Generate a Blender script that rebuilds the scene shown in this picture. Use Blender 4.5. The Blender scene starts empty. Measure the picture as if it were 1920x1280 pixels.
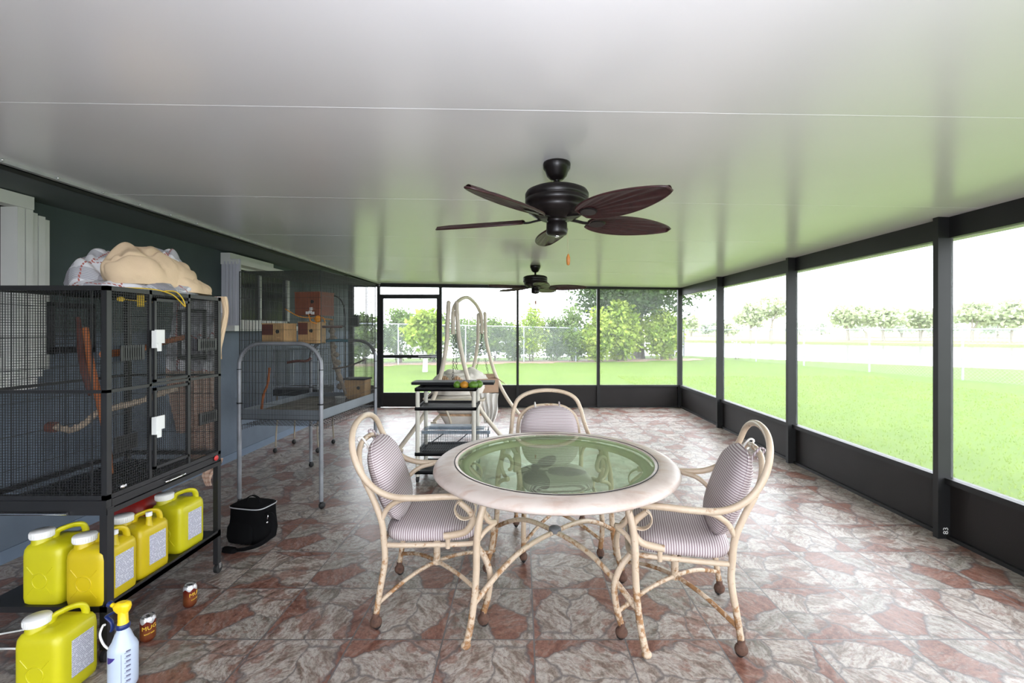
import bpy, math, random
from mathutils import Vector, Matrix, noise
R = math.radians
PI = math.pi
col = bpy.context.scene.collection
scene = bpy.context.scene

# ---------------------------------------------------------------- camera, light, exposure
cam_d = bpy.data.cameras.new('camera')
cam = bpy.data.objects.new('camera', cam_d)
col.objects.link(cam)
cam.location = (0, 0, 1.55)
cam.rotation_euler = (R(90), 0, 0)
cam_d.sensor_width = 36
cam_d.lens = 867 / 1920 * 36
cam_d.shift_x = -18.5 / 1920
cam_d.shift_y = -22 / 1920
cam_d.clip_start = 0.05
cam_d.clip_end = 1500
scene.camera = cam

world = bpy.data.worlds.new('overcast_sky')
scene.world = world
world.use_nodes = True
wn = world.node_tree
wn.nodes.clear()
w_out = wn.nodes.new('ShaderNodeOutputWorld')
w_bg = wn.nodes.new('ShaderNodeBackground')
w_bg.inputs[0].default_value = (0.90, 0.945, 1.0, 1)
w_bg.inputs[1].default_value = 7.7
wn.links.new(w_bg.outputs[0], w_out.inputs[0])

# the camera's own flash, bounced off the ceiling above the photographer
fl = bpy.data.lights.new('camera_flash', 'AREA')
fl.shape = 'DISK'
fl.size = 0.5
fl.energy = 80
fl.color = (0.88, 0.90, 1.0)
flo = bpy.data.objects.new('camera_flash', fl)
col.objects.link(flo)
flo.location = (0.15, -0.35, 1.75)
flo.rotation_euler = (R(150), 0, 0)

scene.view_settings.view_transform = 'Standard'
scene.view_settings.look = 'None'
scene.view_settings.exposure = 0.0
scene.view_settings.gamma = 1.0
scene.view_settings.use_curve_mapping = False
scene.cycles.max_bounces = 10
scene.cycles.diffuse_bounces = 5
scene.cycles.glossy_bounces = 4
scene.cycles.transparent_max_bounces = 24
scene.cycles.sample_clamp_indirect = 8

# ---------------------------------------------------------------- mesh helpers
class MB:
    def __init__(s):
        s.v = []; s.f = []; s.s = []
    def add(s, vs, fs, smooth=False):
        b = len(s.v)
        s.v.extend([tuple(v) for v in vs])
        for f in fs:
            s.f.append([b + i for i in f]); s.s.append(smooth)
        return s
    def box(s, x0, x1, y0, y1, z0, z1):
        vs = [(x, y, z) for z in (z0, z1) for y in (y0, y1) for x in (x0, x1)]
        return s.add(vs, [(0, 2, 3, 1), (4, 5, 7, 6), (0, 1, 5, 4), (2, 6, 7, 3), (0, 4, 6, 2), (1, 3, 7, 5)])
    def hexa(s, vs):
        return s.add(vs, [(0, 2, 3, 1), (4, 5, 7, 6), (0, 1, 5, 4), (2, 6, 7, 3), (0, 4, 6, 2), (1, 3, 7, 5)])
    def bar(s, a, b, r, n=4, r2=None, smooth=False, caps=True):
        a = Vector(a); b = Vector(b); d = b - a
        if d.length < 1e-7: return s
        d.normalize()
        up = Vector((0, 0, 1)) if abs(d.z) < .95 else Vector((1, 0, 0))
        u = d.cross(up).normalized(); w = d.cross(u)
        r2 = r if r2 is None else r2
        vs = []
        for p, rr in ((a, r), (b, r2)):
            for k in range(n):
                t = 2 * PI * (k + .5) / n
                vs.append(p + u * math.cos(t) * rr + w * math.sin(t) * rr)
        fs = [(k, (k + 1) % n, n + (k + 1) % n, n + k) for k in range(n)]
        s.add(vs, fs, smooth)
        if caps: s.add(vs, [tuple(range(n))[::-1], tuple(range(n, 2 * n))])
        return s
    def tube(s, pts, r, n=10, closed=False, sub=6, flat=None, smooth=True, spline=True):
        """swept round (or flat=(w,t) strip) section along a Catmull-Rom path; r may be a list"""
        P = [Vector(p) for p in pts]
        m = len(P)
        rs = r if isinstance(r, (list, tuple)) else [r] * m
        Q = []; RR = []
        if spline and m > 2:
            segs = m if closed else m - 1
            for i in range(segs):
                p1 = P[i]; p2 = P[(i + 1) % m]
                p0 = P[(i - 1) % m] if (closed or i > 0) else p1 * 2 - p2
                p3 = P[(i + 2) % m] if (closed or i < m - 2) else p2 * 2 - p1
                for k in range(sub):
                    t = k / sub
                    Q.append(.5 * ((2 * p1) + (-p0 + p2) * t + (2 * p0 - 5 * p1 + 4 * p2 - p3) * t * t + (-p0 + 3 * p1 - 3 * p2 + p3) * t ** 3))
                    RR.append(rs[i] * (1 - t) + rs[(i + 1) % m] * t)
            if not closed: Q.append(P[-1]); RR.append(rs[-1])
        else:
            Q = P; RR = list(rs)
        L = len(Q)
        tang = []
        for i in range(L):
            a = Q[(i - 1) % L] if (closed or i > 0) else Q[i]
            b = Q[(i + 1) % L] if (closed or i < L - 1) else Q[i]
            tang.append((b - a).normalized())
        d = tang[0]
        up = Vector((0, 0, 1)) if abs(d.z) < .9 else Vector((1, 0, 0))
        u = d.cross(up).normalized()
        vs = []
        for i in range(L):
            d = tang[i]
            u = (u - d * u.dot(d)).normalized()
            w = d.cross(u)
            for k in range(n):
                t = 2 * PI * k / n
                cx, cy = math.cos(t), math.sin(t)
                if flat: vs.append(Q[i] + u * cx * flat[0] + w * cy * flat[1])
                else: vs.append(Q[i] + u * cx * RR[i] + w * cy * RR[i])
        fs = []
        for i in range(L if closed else L - 1):
            j = (i + 1) % L
            for k in range(n):
                fs.append((i * n + k, i * n + (k + 1) % n, j * n + (k + 1) % n, j * n + k))
        s.add(vs, fs, smooth)
        if not closed:
            s.add(vs, [tuple(range(n))[::-1], tuple(range((L - 1) * n, L * n))])
        return s
    def lathe(s, prof, c=(0, 0, 0), n=24, smooth=True, sx=1, sy=1):
        vs = []; m = len(prof)
        for (r, z) in prof:
            for k in range(n):
                t = 2 * PI * k / n
                vs.append((c[0] + r * math.cos(t) * sx, c[1] + r * math.sin(t) * sy, c[2] + z))
        fs = [(i * n + k, i * n + (k + 1) % n, (i + 1) * n + (k + 1) % n, (i + 1) * n + k) for i in range(m - 1) for k in range(n)]
        s.add(vs, fs, smooth)
        fs = []
        if prof[0] == prof[-1]: return s
        if prof[0][0] > 1e-5: fs.append(tuple(range(n))[::-1])
        if prof[-1][0] > 1e-5: fs.append(tuple(range((m - 1) * n, m * n)))
        return s.add(vs, fs) if fs else s
    def ball(s, c, r, sx=1, sy=1, sz=1, n=12, m=8):
        prof = [(r * math.sin(PI * i / m) + 1e-6, -r * math.cos(PI * i / m) * sz) for i in range(m + 1)]
        return s.lathe(prof, c, n, True, sx, sy)
    def loft(s, secs, e=5.0, n=32, smooth=True):
        """stack of superellipse sections (cx, cy, z, hx, hy)"""
        vs = []
        for (cx, cy, z, hx, hy) in secs:
            for k in range(n):
                t = 2 * PI * (k + .5) / n
                c, q = math.cos(t), math.sin(t)
                vs.append((cx + hx * math.copysign(abs(c) ** (2 / e), c), cy + hy * math.copysign(abs(q) ** (2 / e), q), z))
        m = len(secs)
        fs = [(i * n + k, i * n + (k + 1) % n, (i + 1) * n + (k + 1) % n, (i + 1) * n + k) for i in range(m - 1) for k in range(n)]
        s.add(vs, fs, smooth)
        return s.add(vs, [tuple(range(n))[::-1], tuple(range((m - 1) * n, m * n))])
    def grid(s, f, nu, nv, smooth=True, closed_u=False):
        vs = [f(i / (nu if closed_u else nu - 1), j / (nv - 1)) for j in range(nv) for i in range(nu)]
        fs = [(j * nu + i, j * nu + (i + 1) % nu, (j + 1) * nu + (i + 1) % nu, (j + 1) * nu + i) for j in range(nv - 1) for i in range(nu if closed_u else nu - 1)]
        return s.add(vs, fs, smooth)
    def wires(s, o, u, v, nu, nv, r):
        """wire panel: nu wires running along v, nv wires running along u"""
        o = Vector(o); u = Vector(u); v = Vector(v)
        for i in range(nu):
            a = o + u * ((i + .5) / nu); s.bar(a, a + v, r, 4, caps=False)
        for j in range(nv):
            a = o + v * ((j + .5) / nv); s.bar(a, a + u, r, 4, caps=False)
        return s
    def xf(s, M):
        s.v = [tuple(M @ Vector(v)) for v in s.v]
        return s

def obj(name, mb, mat, parent=None, world=False, mod=None):
    me = bpy.data.meshes.new(name)
    vs = mb.v
    if world and parent is not None:
        inv = parent_matrix(parent).inverted()
        vs = [tuple(inv @ Vector(v)) for v in vs]
    me.from_pydata(vs, [], mb.f)
    me.polygons.foreach_set('use_smooth', mb.s)
    me.materials.append(mat)
    me.update()
    o = bpy.data.objects.new(name, me)
    col.objects.link(o)
    if parent is not None: o.parent = parent
    return o

def parent_matrix(p):
    M = Matrix.LocRotScale(p.location, p.rotation_euler, p.scale)
    return parent_matrix(p.parent) @ M if p.parent else M

def thing(name, label, cat, loc=(0, 0, 0), rotz=0, group=None):
    o = bpy.data.objects.new(name, None)
    col.objects.link(o)
    o.empty_display_size = .1
    o.location = loc
    o.rotation_euler = (0, 0, rotz)
    o['label'] = label; o['category'] = cat
    if group: o['group'] = group
    return o

def tag(o, label, cat, group=None, kind=None):
    o['label'] = label; o['category'] = cat
    if group: o['group'] = group
    if kind: o['kind'] = kind
    return o

def struct(name, mb, mat, parent=None):
    o = obj(name, mb, mat, parent)
    if parent is None: o['kind'] = 'structure'
    return o

def dup(root, loc, rotz, label, group=None):
    """copy of a thing with copies of its parts and sub-parts"""
    def rec(o, par):
        c = o.copy()
        col.objects.link(c)
        c.parent = par
        for ch in [x for x in bpy.data.objects if x.parent == o]: rec(ch, c)
        return c
    c = rec(root, None)
    c.location = loc; c.rotation_euler = (0, 0, rotz)
    c['label'] = label
    if group: c['group'] = group
    return c

def text_mesh(body, size, extr=.0004):
    cu = bpy.data.curves.new('t', 'FONT')
    cu.body = body; cu.size = size; cu.extrude = extr; cu.resolution_u = 2
    cu.align_x = 'CENTER'; cu.align_y = 'CENTER'
    o = bpy.data.objects.new('t', cu)
    col.objects.link(o)
    dg = bpy.context.evaluated_depsgraph_get()
    dg.update()
    me = o.evaluated_get(dg).to_mesh()
    vs = [tuple(v.co) for v in me.vertices]; fs = [tuple(p.vertices) for p in me.polygons]
    o.evaluated_get(dg).to_mesh_clear()
    bpy.data.objects.remove(o); bpy.data.curves.remove(cu)
    return vs, fs

# ---------------------------------------------------------------- materials
class NG:
    def __init__(s, name):
        s.m = bpy.data.materials.new(name); s.m.use_nodes = True
        s.t = s.m.node_tree; s.t.nodes.clear()
        s.out = s.t.nodes.new('ShaderNodeOutputMaterial')
    def n(s, typ, ins=None, **props):
        nd = s.t.nodes.new('ShaderNode' + typ)
        for k, v in props.items(): setattr(nd, k, v)
        for k, v in (ins or {}).items(): s.set(nd.inputs[k], v)
        return nd
    def set(s, sock, v):
        if isinstance(v, bpy.types.NodeSocket): s.t.links.new(v, sock)
        elif isinstance(v, bpy.types.Node): s.t.links.new(v.outputs[0], sock)
        elif isinstance(v, (tuple, list)) and len(v) == 3 and sock.type == 'RGBA': sock.default_value = (*v, 1)
        else: sock.default_value = v
    def math(s, op, a, b=0.0, c=None):
        nd = s.n('Math', operation=op); s.set(nd.inputs[0], a); s.set(nd.inputs[1], b)
        if c is not None: s.set(nd.inputs[2], c)
        return nd.outputs[0]
    def vmath(s, op, a, b=None, out=0):
        nd = s.n('VectorMath', operation=op); s.set(nd.inputs[0], a)
        if b is not None: s.set(nd.inputs[3 if op == 'SCALE' else 1], b)
        return nd.outputs[out]
    def mix(s, f, a, b):
        nd = s.n('Mix', data_type='RGBA'); s.set(nd.inputs[0], f); s.set(nd.inputs[6], a); s.set(nd.inputs[7], b)
        return nd.outputs[2]
    def ramp(s, f, stops, interp='LINEAR'):
        nd = s.n('ValToRGB'); s.set(nd.inputs[0], f)
        cr = nd.color_ramp; cr.interpolation = interp
        while len(cr.elements) < len(stops): cr.elements.new(.5)
        for e, (p, c) in zip(cr.elements, stops):
            e.position = p; e.color = (*c, 1) if len(c) == 3 else c
        return nd.outputs[0]
    def noise(s, vec, scale, detail=3, rough=.5, out=0):
        nd = s.n('TexNoise', {'Scale': scale, 'Detail': detail, 'Roughness': rough})
        if vec is not None: s.set(nd.inputs['Vector'], vec)
        return nd.outputs[out]
    def pbr(s, **k):
        p = s.n('BsdfPrincipled')
        for a, v in k.items():
            nm = {'color': 'Base Color', 'rough': 'Roughness', 'metal': 'Metallic', 'spec': 'Specular IOR Level', 'normal': 'Normal', 'trans': 'Transmission Weight', 'ior': 'IOR', 'alpha': 'Alpha', 'coat': 'Coat Weight', 'sss': 'Subsurface Weight', 'sheen': 'Sheen Weight'}[a]
            s.set(p.inputs[nm], v)
        s.t.links.new(p.outputs[0], s.out.inputs[0])
        return p
    def bump(s, h, strength=.3, dist=.01):
        return s.n('Bump', {'Height': h, 'Strength': strength, 'Distance': dist}).outputs[0]
    def obj(s): return s.n('TexCoord').outputs['Object']
    def pos(s): return s.n('NewGeometry').outputs['Position']

MAT = {}
def simple(name, color, rough=.5, metal=0, spec=.5, vary=.12, vscale=8, bump=0, bscale=60, **k):
    g = NG(name)
    c = g.obj()
    nz = g.noise(c, vscale, 4)
    lo = tuple(x * (1 - vary) for x in color); hi = tuple(min(1, x * (1 + vary)) for x in color)
    cc = g.ramp(nz, [(.3, lo), (.7, hi)])
    kw = dict(color=cc, rough=rough, metal=metal, spec=spec, **k)
    if bump: kw['normal'] = g.bump(g.noise(c, bscale, 3), bump, .004)
    g.pbr(**kw)
    MAT[name] = g.m
    return g.m

black = simple('black_metal', (.014, .014, .015), .38, spec=.5)
bronze = simple('dark_bronze_frame', (.014, .014, .0145), .5, vary=.2, vscale=3, spec=.3)
kickm = simple('kick_panel_brown', (.014, .0115, .011), .55, spec=.3, vary=.2, vscale=2, bump=.15, bscale=200)
greytube = simple('grey_tube_metal', (.25, .26, .28), .42, metal=.35, vary=.2)
trayg = simple('grey_tray_metal', (.20, .225, .25), .5, metal=.2, vary=.15, vscale=3)
traytop = simple('dirty_tray_liner', (.22, .20, .17), .8, vary=.35, vscale=12)
wire_black = simple('dark_wire', (.02, .022, .024), .45)
wire_grey = simple('galvanised_wire', (.09, .10, .11), .4, metal=.4)
chrome = simple('chrome', (.75, .75, .78), .18, metal=1, vary=.03)
white_lock = simple('white_lock', (.75, .76, .74), .4, vary=.05)
white_paint = simple('white_window_paint', (.62, .63, .60), .45, vary=.06, vscale=3)
shutterm = simple('lavender_white_shutter', (.50, .51, .56), .45, vary=.06, vscale=3)
dark_glass_m = simple('dark_window_glass', (.012, .012, .014), .08, vary=.3, vscale=2)
yellow = simple('yellow_plastic', (.53, .49, .008), .38, vary=.07, vscale=4, sss=.0)
yellow_d = simple('deeper_yellow_plastic', (.55, .42, .006), .38, vary=.07, vscale=4)
white_pl = simple('white_plastic', (.78, .78, .76), .35, vary=.04)
fabric_black = simple('black_nylon', (.004, .004, .0045), .9, spec=.1, vary=.3, bump=.3, bscale=500)
silver_piping = simple('silver_piping', (.45, .46, .48), .5)
fan_metal = simple('oil_rubbed_bronze', (.008, .006, .006), .36, spec=.3, vary=.35, vscale=14)
wood_bob = simple('orange_wood_bob', (.42, .16, .03), .4)
cart_post = simple('bone_white_pvc', (.60, .58, .50), .4, vary=.06)
cart_tray = simple('black_cart_plastic', (.009, .009, .011), .6, vary=.2, spec=.2)
swing_m = simple('cream_swing_tube', (.62, .55, .44), .42, vary=.10, vscale=5)
cushion_w = simple('off_white_cushion', (.74, .70, .64), .85, vary=.12, vscale=6, bump=.5, bscale=30)
drape_w = simple('white_draped_cloth', (.76, .74, .70), .85, vary=.08, bump=.5, bscale=40)
chain_m = simple('dark_chain', (.02, .022, .02), .5)
cardboard = simple('cardboard', (.42, .28, .19), .8, vary=.1)
pinkpaper = simple('pale_pink_board', (.66, .48, .42), .7)
red_pl = simple('red_plastic', (.28, .012, .008), .4, vary=.1)
orange_wood = simple('orange_perch_wood', (.30, .085, .02), .55, vary=.25, vscale=20)
dark_wood = simple('dark_perch_wood', (.10, .035, .025), .6, vary=.3, vscale=20)
nest_light = simple('pale_nest_box_wood', (.55, .34, .15), .6, vary=.15, vscale=14)
nest_red = simple('reddish_nest_box_wood', (.25, .075, .035), .55, vary=.15, vscale=10)
nest_dark = simple('dark_brown_panel', (.14, .035, .022), .55, vary=.15, vscale=10)
orange_pl = simple('orange_plastic', (.80, .30, .01), .4)
yellow_cord = simple('yellow_cord', (.62, .42, .03), .6)
teal_pl = simple('teal_plastic', (.03, .14, .20), .5)
beige_leg = simple('beige_thin_leg', (.32, .27, .20), .5)
blue_pl = simple('navy_plastic', (.008, .022, .13), .35)
yel_trig = simple('golden_trigger_plastic', (.85, .60, .01), .35, vary=.03)
purple_ink = simple('purple_ink', (.05, .03, .25), .5)
blue_ink = simple('blue_ink', (.05, .10, .30), .5)
tick_ink = simple('grey_ink', (.12, .12, .2), .5)
green_fruit = simple('green_fruit_skin', (.09, .20, .02), .45, vary=.35, vscale=30)
orange_fruit = simple('orange_fruit_skin', (.55, .24, .02), .45, vary=.3, vscale=25)
gray_cap = simple('grey_rubber_cap', (.12, .12, .13), .6)
rubber = simple('black_rubber', (.012, .012, .012), .6)
bark = simple('bark', (.12, .09, .07), .9, vary=.3, vscale=6)
white_trunk = simple('whitewashed_trunk', (.34, .33, .34), .8)
galv = simple('galvanised_fence', (.32, .35, .40), .4, metal=.3)
bark_far = simple('haze_tinted_far_bark', (.30, .26, .22), .9)  # far trunks: bark colour lightened to carry the distance haze
mulch = simple('mulch', (.20, .13, .09), .95, vary=.4, vscale=10)
rope_m = simple('grubby_rope', (.30, .24, .18), .9, vary=.35, vscale=40)
badge_red = simple('red_badge', (.55, .03, .03), .4)
trap_m = simple('grey_blue_sheet_metal', (.16, .20, .24), .45, metal=.4, vary=.25, vscale=20)
peach_frill = simple('peach_frill', (.55, .36, .22), .85, vary=.3, vscale=30)
water_bowl = simple('pale_bowl', (.50, .52, .50), .4)

def rusty():
    g = NG('rust_flecked_cream_metal'); c = g.obj()
    n1 = g.noise(c, 9, 6, .65); n2 = g.noise(c, 45, 4, .6)
    sep = g.n('SeparateXYZ', {0: c})
    low = g.n('MapRange', {'Value': sep.outputs[2], 'From Min': .55, 'From Max': .0, 'To Min': 0, 'To Max': .16}).outputs[0]
    f = g.math('ADD', g.math('MULTIPLY', n1, .62), g.math('MULTIPLY', n2, .38))
    f = g.math('ADD', f, low)
    m = g.ramp(f, [(.585, (0, 0, 0)), (.66, (1, 1, 1))])
    base = g.ramp(n1, [(.3, (.50, .38, .27)), (.7, (.62, .51, .39))])
    rust = g.ramp(n2, [(.3, (.17, .075, .03)), (.7, (.36, .19, .08))])
    g.pbr(color=g.mix(m, base, rust), rough=g.math('ADD', g.math('MULTIPLY', m, .4), .38), normal=g.bump(f, .25, .004))
    return g.m
rust = rusty()
rust_full = simple('brown_rust', (.095, .048, .032), .85, vary=.4, vscale=40, bump=.4, bscale=200)

def stripes():
    """mauve and white pinstripe; the lines run side to side on seat and back"""
    g = NG('mauve_striped_fabric'); c = g.obj()
    sp = g.n('SeparateXYZ', {0: c})
    w = g.math('FRACT', g.math('ADD', g.math('MULTIPLY', sp.outputs[1], 83), g.math('MULTIPLY', g.noise(c, 5, 2), .8)))
    m = g.ramp(w, [(0, (0, 0, 0)), (.42, (0, 0, 0)), (.52, (1, 1, 1)), (.92, (1, 1, 1)), (1, (0, 0, 0))])
    g.pbr(color=g.mix(m, (.60, .55, .55), (.27, .20, .22)), rough=.9, normal=g.bump(g.noise(c, 300, 2), .3, .002))
    return g.m
stripe = stripes()

def table_wood():
    g = NG('worn_whitewashed_rim'); c = g.obj()
    st = g.vmath('MULTIPLY', c, (3, 12, 6))
    n1 = g.noise(st, 2.0, 5, .6); n2 = g.noise(c, 6, 5, .6)
    base = g.ramp(n2, [(.3, (.50, .40, .35)), (.5, (.62, .53, .48)), (.75, (.66, .58, .53))])
    f = g.ramp(n1, [(.52, (0, 0, 0)), (.7, (1, 1, 1))])
    f2 = g.math('MULTIPLY', f, .5)
    g.pbr(color=g.mix(f2, base, (.48, .28, .19)), rough=.42, normal=g.bump(n1, .1, .003))
    return g.m
rim_m = table_wood()

def glass_mat():
    g = NG('green_tinted_glass')
    tr = g.n('BsdfTransparent', {'Color': (.62, .74, .60)})
    gl = g.n('BsdfGlossy', {'Color': (.92, 1, .93), 'Roughness': .015})
    df = g.n('BsdfDiffuse', {'Color': (.34, .40, .31)})
    fr = g.n('Fresnel', {'IOR': 1.48})
    m0 = g.n('MixShader', {0: .22}); g.set(m0.inputs[1], tr.outputs[0]); g.set(m0.inputs[2], df.outputs[0])
    m1 = g.n('MixShader'); g.set(m1.inputs[0], fr.outputs[0]); g.set(m1.inputs[1], m0.outputs[0]); g.set(m1.inputs[2], gl.outputs[0])
    bf = g.n('NewGeometry').outputs['Backfacing']
    clr = g.n('BsdfTransparent', {'Color': (.95, .98, .95)})
    m2 = g.n('MixShader'); g.set(m2.inputs[0], bf); g.set(m2.inputs[1], m1.outputs[0]); g.set(m2.inputs[2], clr.outputs[0])
    g.t.links.new(m2.outputs[0], g.out.inputs[0])
    return g.m
glass = glass_mat()

def screen_mat():
    g = NG('insect_screen')
    tr = g.n('BsdfTransparent', {'Color': (1, 1, 1)})
    df = g.n('BsdfDiffuse', {'Color': (.25, .26, .27)})
    tl = g.n('BsdfTranslucent', {'Color': (.45, .46, .47)})
    a = g.n('AddShader'); g.set(a.inputs[0], df.outputs[0]); g.set(a.inputs[1], tl.outputs[0])
    m = g.n('MixShader', {0: .09}); g.set(m.inputs[1], tr.outputs[0]); g.set(m.inputs[2], a.outputs[0])
    g.t.links.new(m.outputs[0], g.out.inputs[0])
    return g.m
screen = screen_mat()

def floor_mat():
    T = .456; X0 = .06; Y0 = 2.314
    g = NG('flagstone_print_tile'); p = g.pos()
    q = g.vmath('SCALE', g.vmath('SUBTRACT', p, (X0, Y0, 0)), 1 / T)
    cell = g.vmath('FLOOR', q); fr = g.vmath('FRACTION', q)
    sp = g.n('SeparateXYZ', {0: fr})
    # distance to tile edge
    ex = g.math('MINIMUM', sp.outputs[0], g.math('SUBTRACT', 1, sp.outputs[0]))
    ey = g.math('MINIMUM', sp.outputs[1], g.math('SUBTRACT', 1, sp.outputs[1]))
    ed = g.math('MINIMUM', ex, ey)
    grout = g.math('LESS_THAN', ed, .0080)
    # four printed layouts, turned tile by tile
    wn_ = g.n('TexWhiteNoise', {'Vector': cell}, noise_dimensions='2D')
    ang = g.math('MULTIPLY', g.math('FLOOR', g.math('MULTIPLY', wn_.outputs['Value'], 4)), PI / 2)
    cen = g.vmath('SUBTRACT', fr, (.5, .5, .5))
    rot = g.n('VectorRotate', {'Vector': cen, 'Angle': ang}, rotation_type='Z_AXIS')
    wn2 = g.n('TexWhiteNoise', {'Vector': g.vmath('ADD', cell, (7.3, 1.1, 0))}, noise_dimensions='2D')
    pick = g.math('MULTIPLY', g.math('FLOOR', g.math('MULTIPLY', wn2.outputs['Value'], 3)), 5.37)
    pk = g.n('CombineXYZ', {0: pick, 1: pick, 2: 0.0})
    v = g.vmath('ADD', rot.outputs[0], pk.outputs[0])
    wob = g.vmath('SCALE', g.vmath('SUBTRACT', g.noise(v, 2.4, 4, .6, out=1), (.5, .5, .5)), .30)
    v2 = g.vmath('ADD', v, wob)
    sh = g.vmath('MULTIPLY', v2, (1.0, 1.7, 1))
    vo = g.n('TexVoronoi', {'Vector': sh, 'Scale': 1.42, 'Randomness': 1.0}, feature='F1', voronoi_dimensions='2D')
    ve = g.n('TexVoronoi', {'Vector': sh, 'Scale': 1.42, 'Randomness': 1.0}, feature='DISTANCE_TO_EDGE', voronoi_dimensions='2D')
    rnd = g.n('SeparateColor', {0: vo.outputs['Color']})
    ang2 = g.math('MULTIPLY', rnd.outputs[2], 6.28)
    gr = g.n('VectorRotate', {'Vector': v2, 'Angle': ang2}, rotation_type='Z_AXIS')
    grs = g.vmath('MULTIPLY', gr.outputs[0], (1.3, 4.2, 1))
    streak = g.noise(grs, 2.6, 8, .68); fine = g.noise(v, 22, 5, .75); med = g.noise(grs, 6, 8, .72)
    cream = g.ramp(streak, [(.32, (.20, .155, .125)), (.42, (.40, .325, .265)), (.50, (.62, .54, .465)), (.60, (.70, .63, .56)), (.70, (.34, .27, .22))])
    olive = g.ramp(streak, [(.32, (.15, .135, .11)), (.44, (.34, .30, .245)), (.56, (.60, .545, .48)), (.68, (.33, .27, .23))])
    terra = g.ramp(streak, [(.30, (.13, .055, .038)), (.45, (.30, .135, .095)), (.58, (.40, .205, .15)), (.70, (.50, .38, .31))])
    is_t = g.math('LESS_THAN', rnd.outputs[0], .36)
    is_o = g.math('GREATER_THAN', rnd.outputs[0], .70)
    c = g.mix(is_o, cream, olive)
    fleck = g.ramp(med, [(.50, (0, 0, 0)), (.60, (1, 1, 1))])
    c = g.mix(g.math('MULTIPLY', fleck, .6), c, (.26, .135, .105))
    wf = g.ramp(g.noise(grs, 5, 7, .7), [(.52, (0, 0, 0)), (.66, (1, 1, 1))])
    terra = g.mix(g.math('MULTIPLY', wf, .65), terra, (.42, .36, .32))
    pt = g.ramp(g.noise(v2, 2.6, 4, .6), [(.55, (0, 0, 0)), (.60, (1, 1, 1))])
    c = g.mix(g.math('MULTIPLY', pt, .7), c, terra)
    c = g.mix(is_t, c, terra)
    fk = g.ramp(fine, [(.38, (.5, .5, .5)), (.55, (1.0, 1.0, 1.0))])
    cm = g.n('Mix', {0: .7, 6: c, 7: fk}, data_type='RGBA', blend_type='MULTIPLY').outputs[2]
    edge = g.ramp(ve.outputs['Distance'], [(.0, (.8, .8, .8)), (.012, (.6, .6, .6)), (.045, (0, 0, 0))])
    mort = g.mix(g.noise(v, 14, 3), (.12, .105, .105), (.22, .20, .195))
    c2 = g.mix(edge, cm, mort)
    big = g.noise(p, .8, 3)
    c2 = g.n('Mix', {0: .25, 6: c2, 7: g.ramp(big, [(.3, (.75, .75, .75)), (.7, (1.1, 1.1, 1.1))])}, data_type='RGBA', blend_type='MULTIPLY').outputs[2]
    cg = g.mix(g.noise(p, 2.0, 2), (.10, .09, .085), (.30, .28, .27))
    c3 = g.mix(grout, c2, cg)
    h = g.math('SUBTRACT', g.math('SUBTRACT', g.math('MULTIPLY', fine, .12), g.math('MULTIPLY', edge, .35)), grout)
    rg = g.math('ADD', g.math('MULTIPLY', fine, .18), .24)
    c3 = g.n('Mix', {0: 1.0, 6: c3, 7: (.69, .695, .72, 1)}, data_type='RGBA', blend_type='MULTIPLY').outputs[2]
    g.pbr(color=c3, rough=rg, spec=.32, normal=g.bump(h, .35, .003))
    return g.m
tile = floor_mat()

def ceil_mat():
    g = NG('white_stucco_aluminium'); p = g.pos()
    n1 = g.noise(p, 170, 2)
    g.pbr(color=g.ramp(g.noise(p, .7, 3), [(.3, (.80, .80, .82)), (.7, (.85, .85, .87))]), rough=.23, spec=1.0, normal=g.bump(n1, .06, .001))
    return g.m
ceilm = ceil_mat()

def wall_mat():
    g = NG('stucco_green_above_blue_below'); p = g.pos()
    z = g.n('SeparateXYZ', {0: p}).outputs[2]
    f = g.n('MapRange', {'Value': z, 'From Min': 1.50, 'From Max': 1.54}).outputs[0]  # blends from blue-grey below to darker green above
    nz = g.noise(p, 3, 4)
    up = g.ramp(nz, [(.3, (.044, .062, .064)), (.7, (.056, .078, .079))])
    lo = g.ramp(nz, [(.3, (.085, .110, .145)), (.7, (.115, .145, .185))])
    g.pbr(color=g.mix(f, lo, up), rough=.75, normal=g.bump(g.noise(p, 90, 4), .4, .003))
    return g.m
wallm = wall_mat()
soffitm = simple('dark_green_soffit', (.10, .12, .125), .7, vary=.1, vscale=2)
basem = simple('blue_grey_base_paint', (.12, .16, .22), .7, vary=.12, vscale=3)

def grass_mat(name, a, b, sc=1.2):
    g = NG(name); p = g.pos()
    n1 = g.noise(p, sc, 5, .65); n2 = g.noise(g.vmath('MULTIPLY', p, (6, 2.5, 4)), 6, 4, .7)
    f = g.math('ADD', g.math('MULTIPLY', n1, .5), g.math('MULTIPLY', n2, .5))
    g.pbr(color=g.ramp(f, [(.35, a), (.65, b)]), rough=.9, spec=.1, normal=g.bump(n2, .5, .03))
    return g.m
lawnm = grass_mat('bright_lawn', (.056, .098, .013), (.100, .148, .026))
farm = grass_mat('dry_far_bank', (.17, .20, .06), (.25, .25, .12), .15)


def water():
    g = NG('still_lake_water'); p = g.pos()
    g.pbr(color=(.10, .11, .12), rough=.12, spec=1.0, normal=g.bump(g.noise(g.vmath('MULTIPLY', p, (1, .3, 1)), 1.5, 3), .1, .05))
    return g.m
waterm = water()

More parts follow.
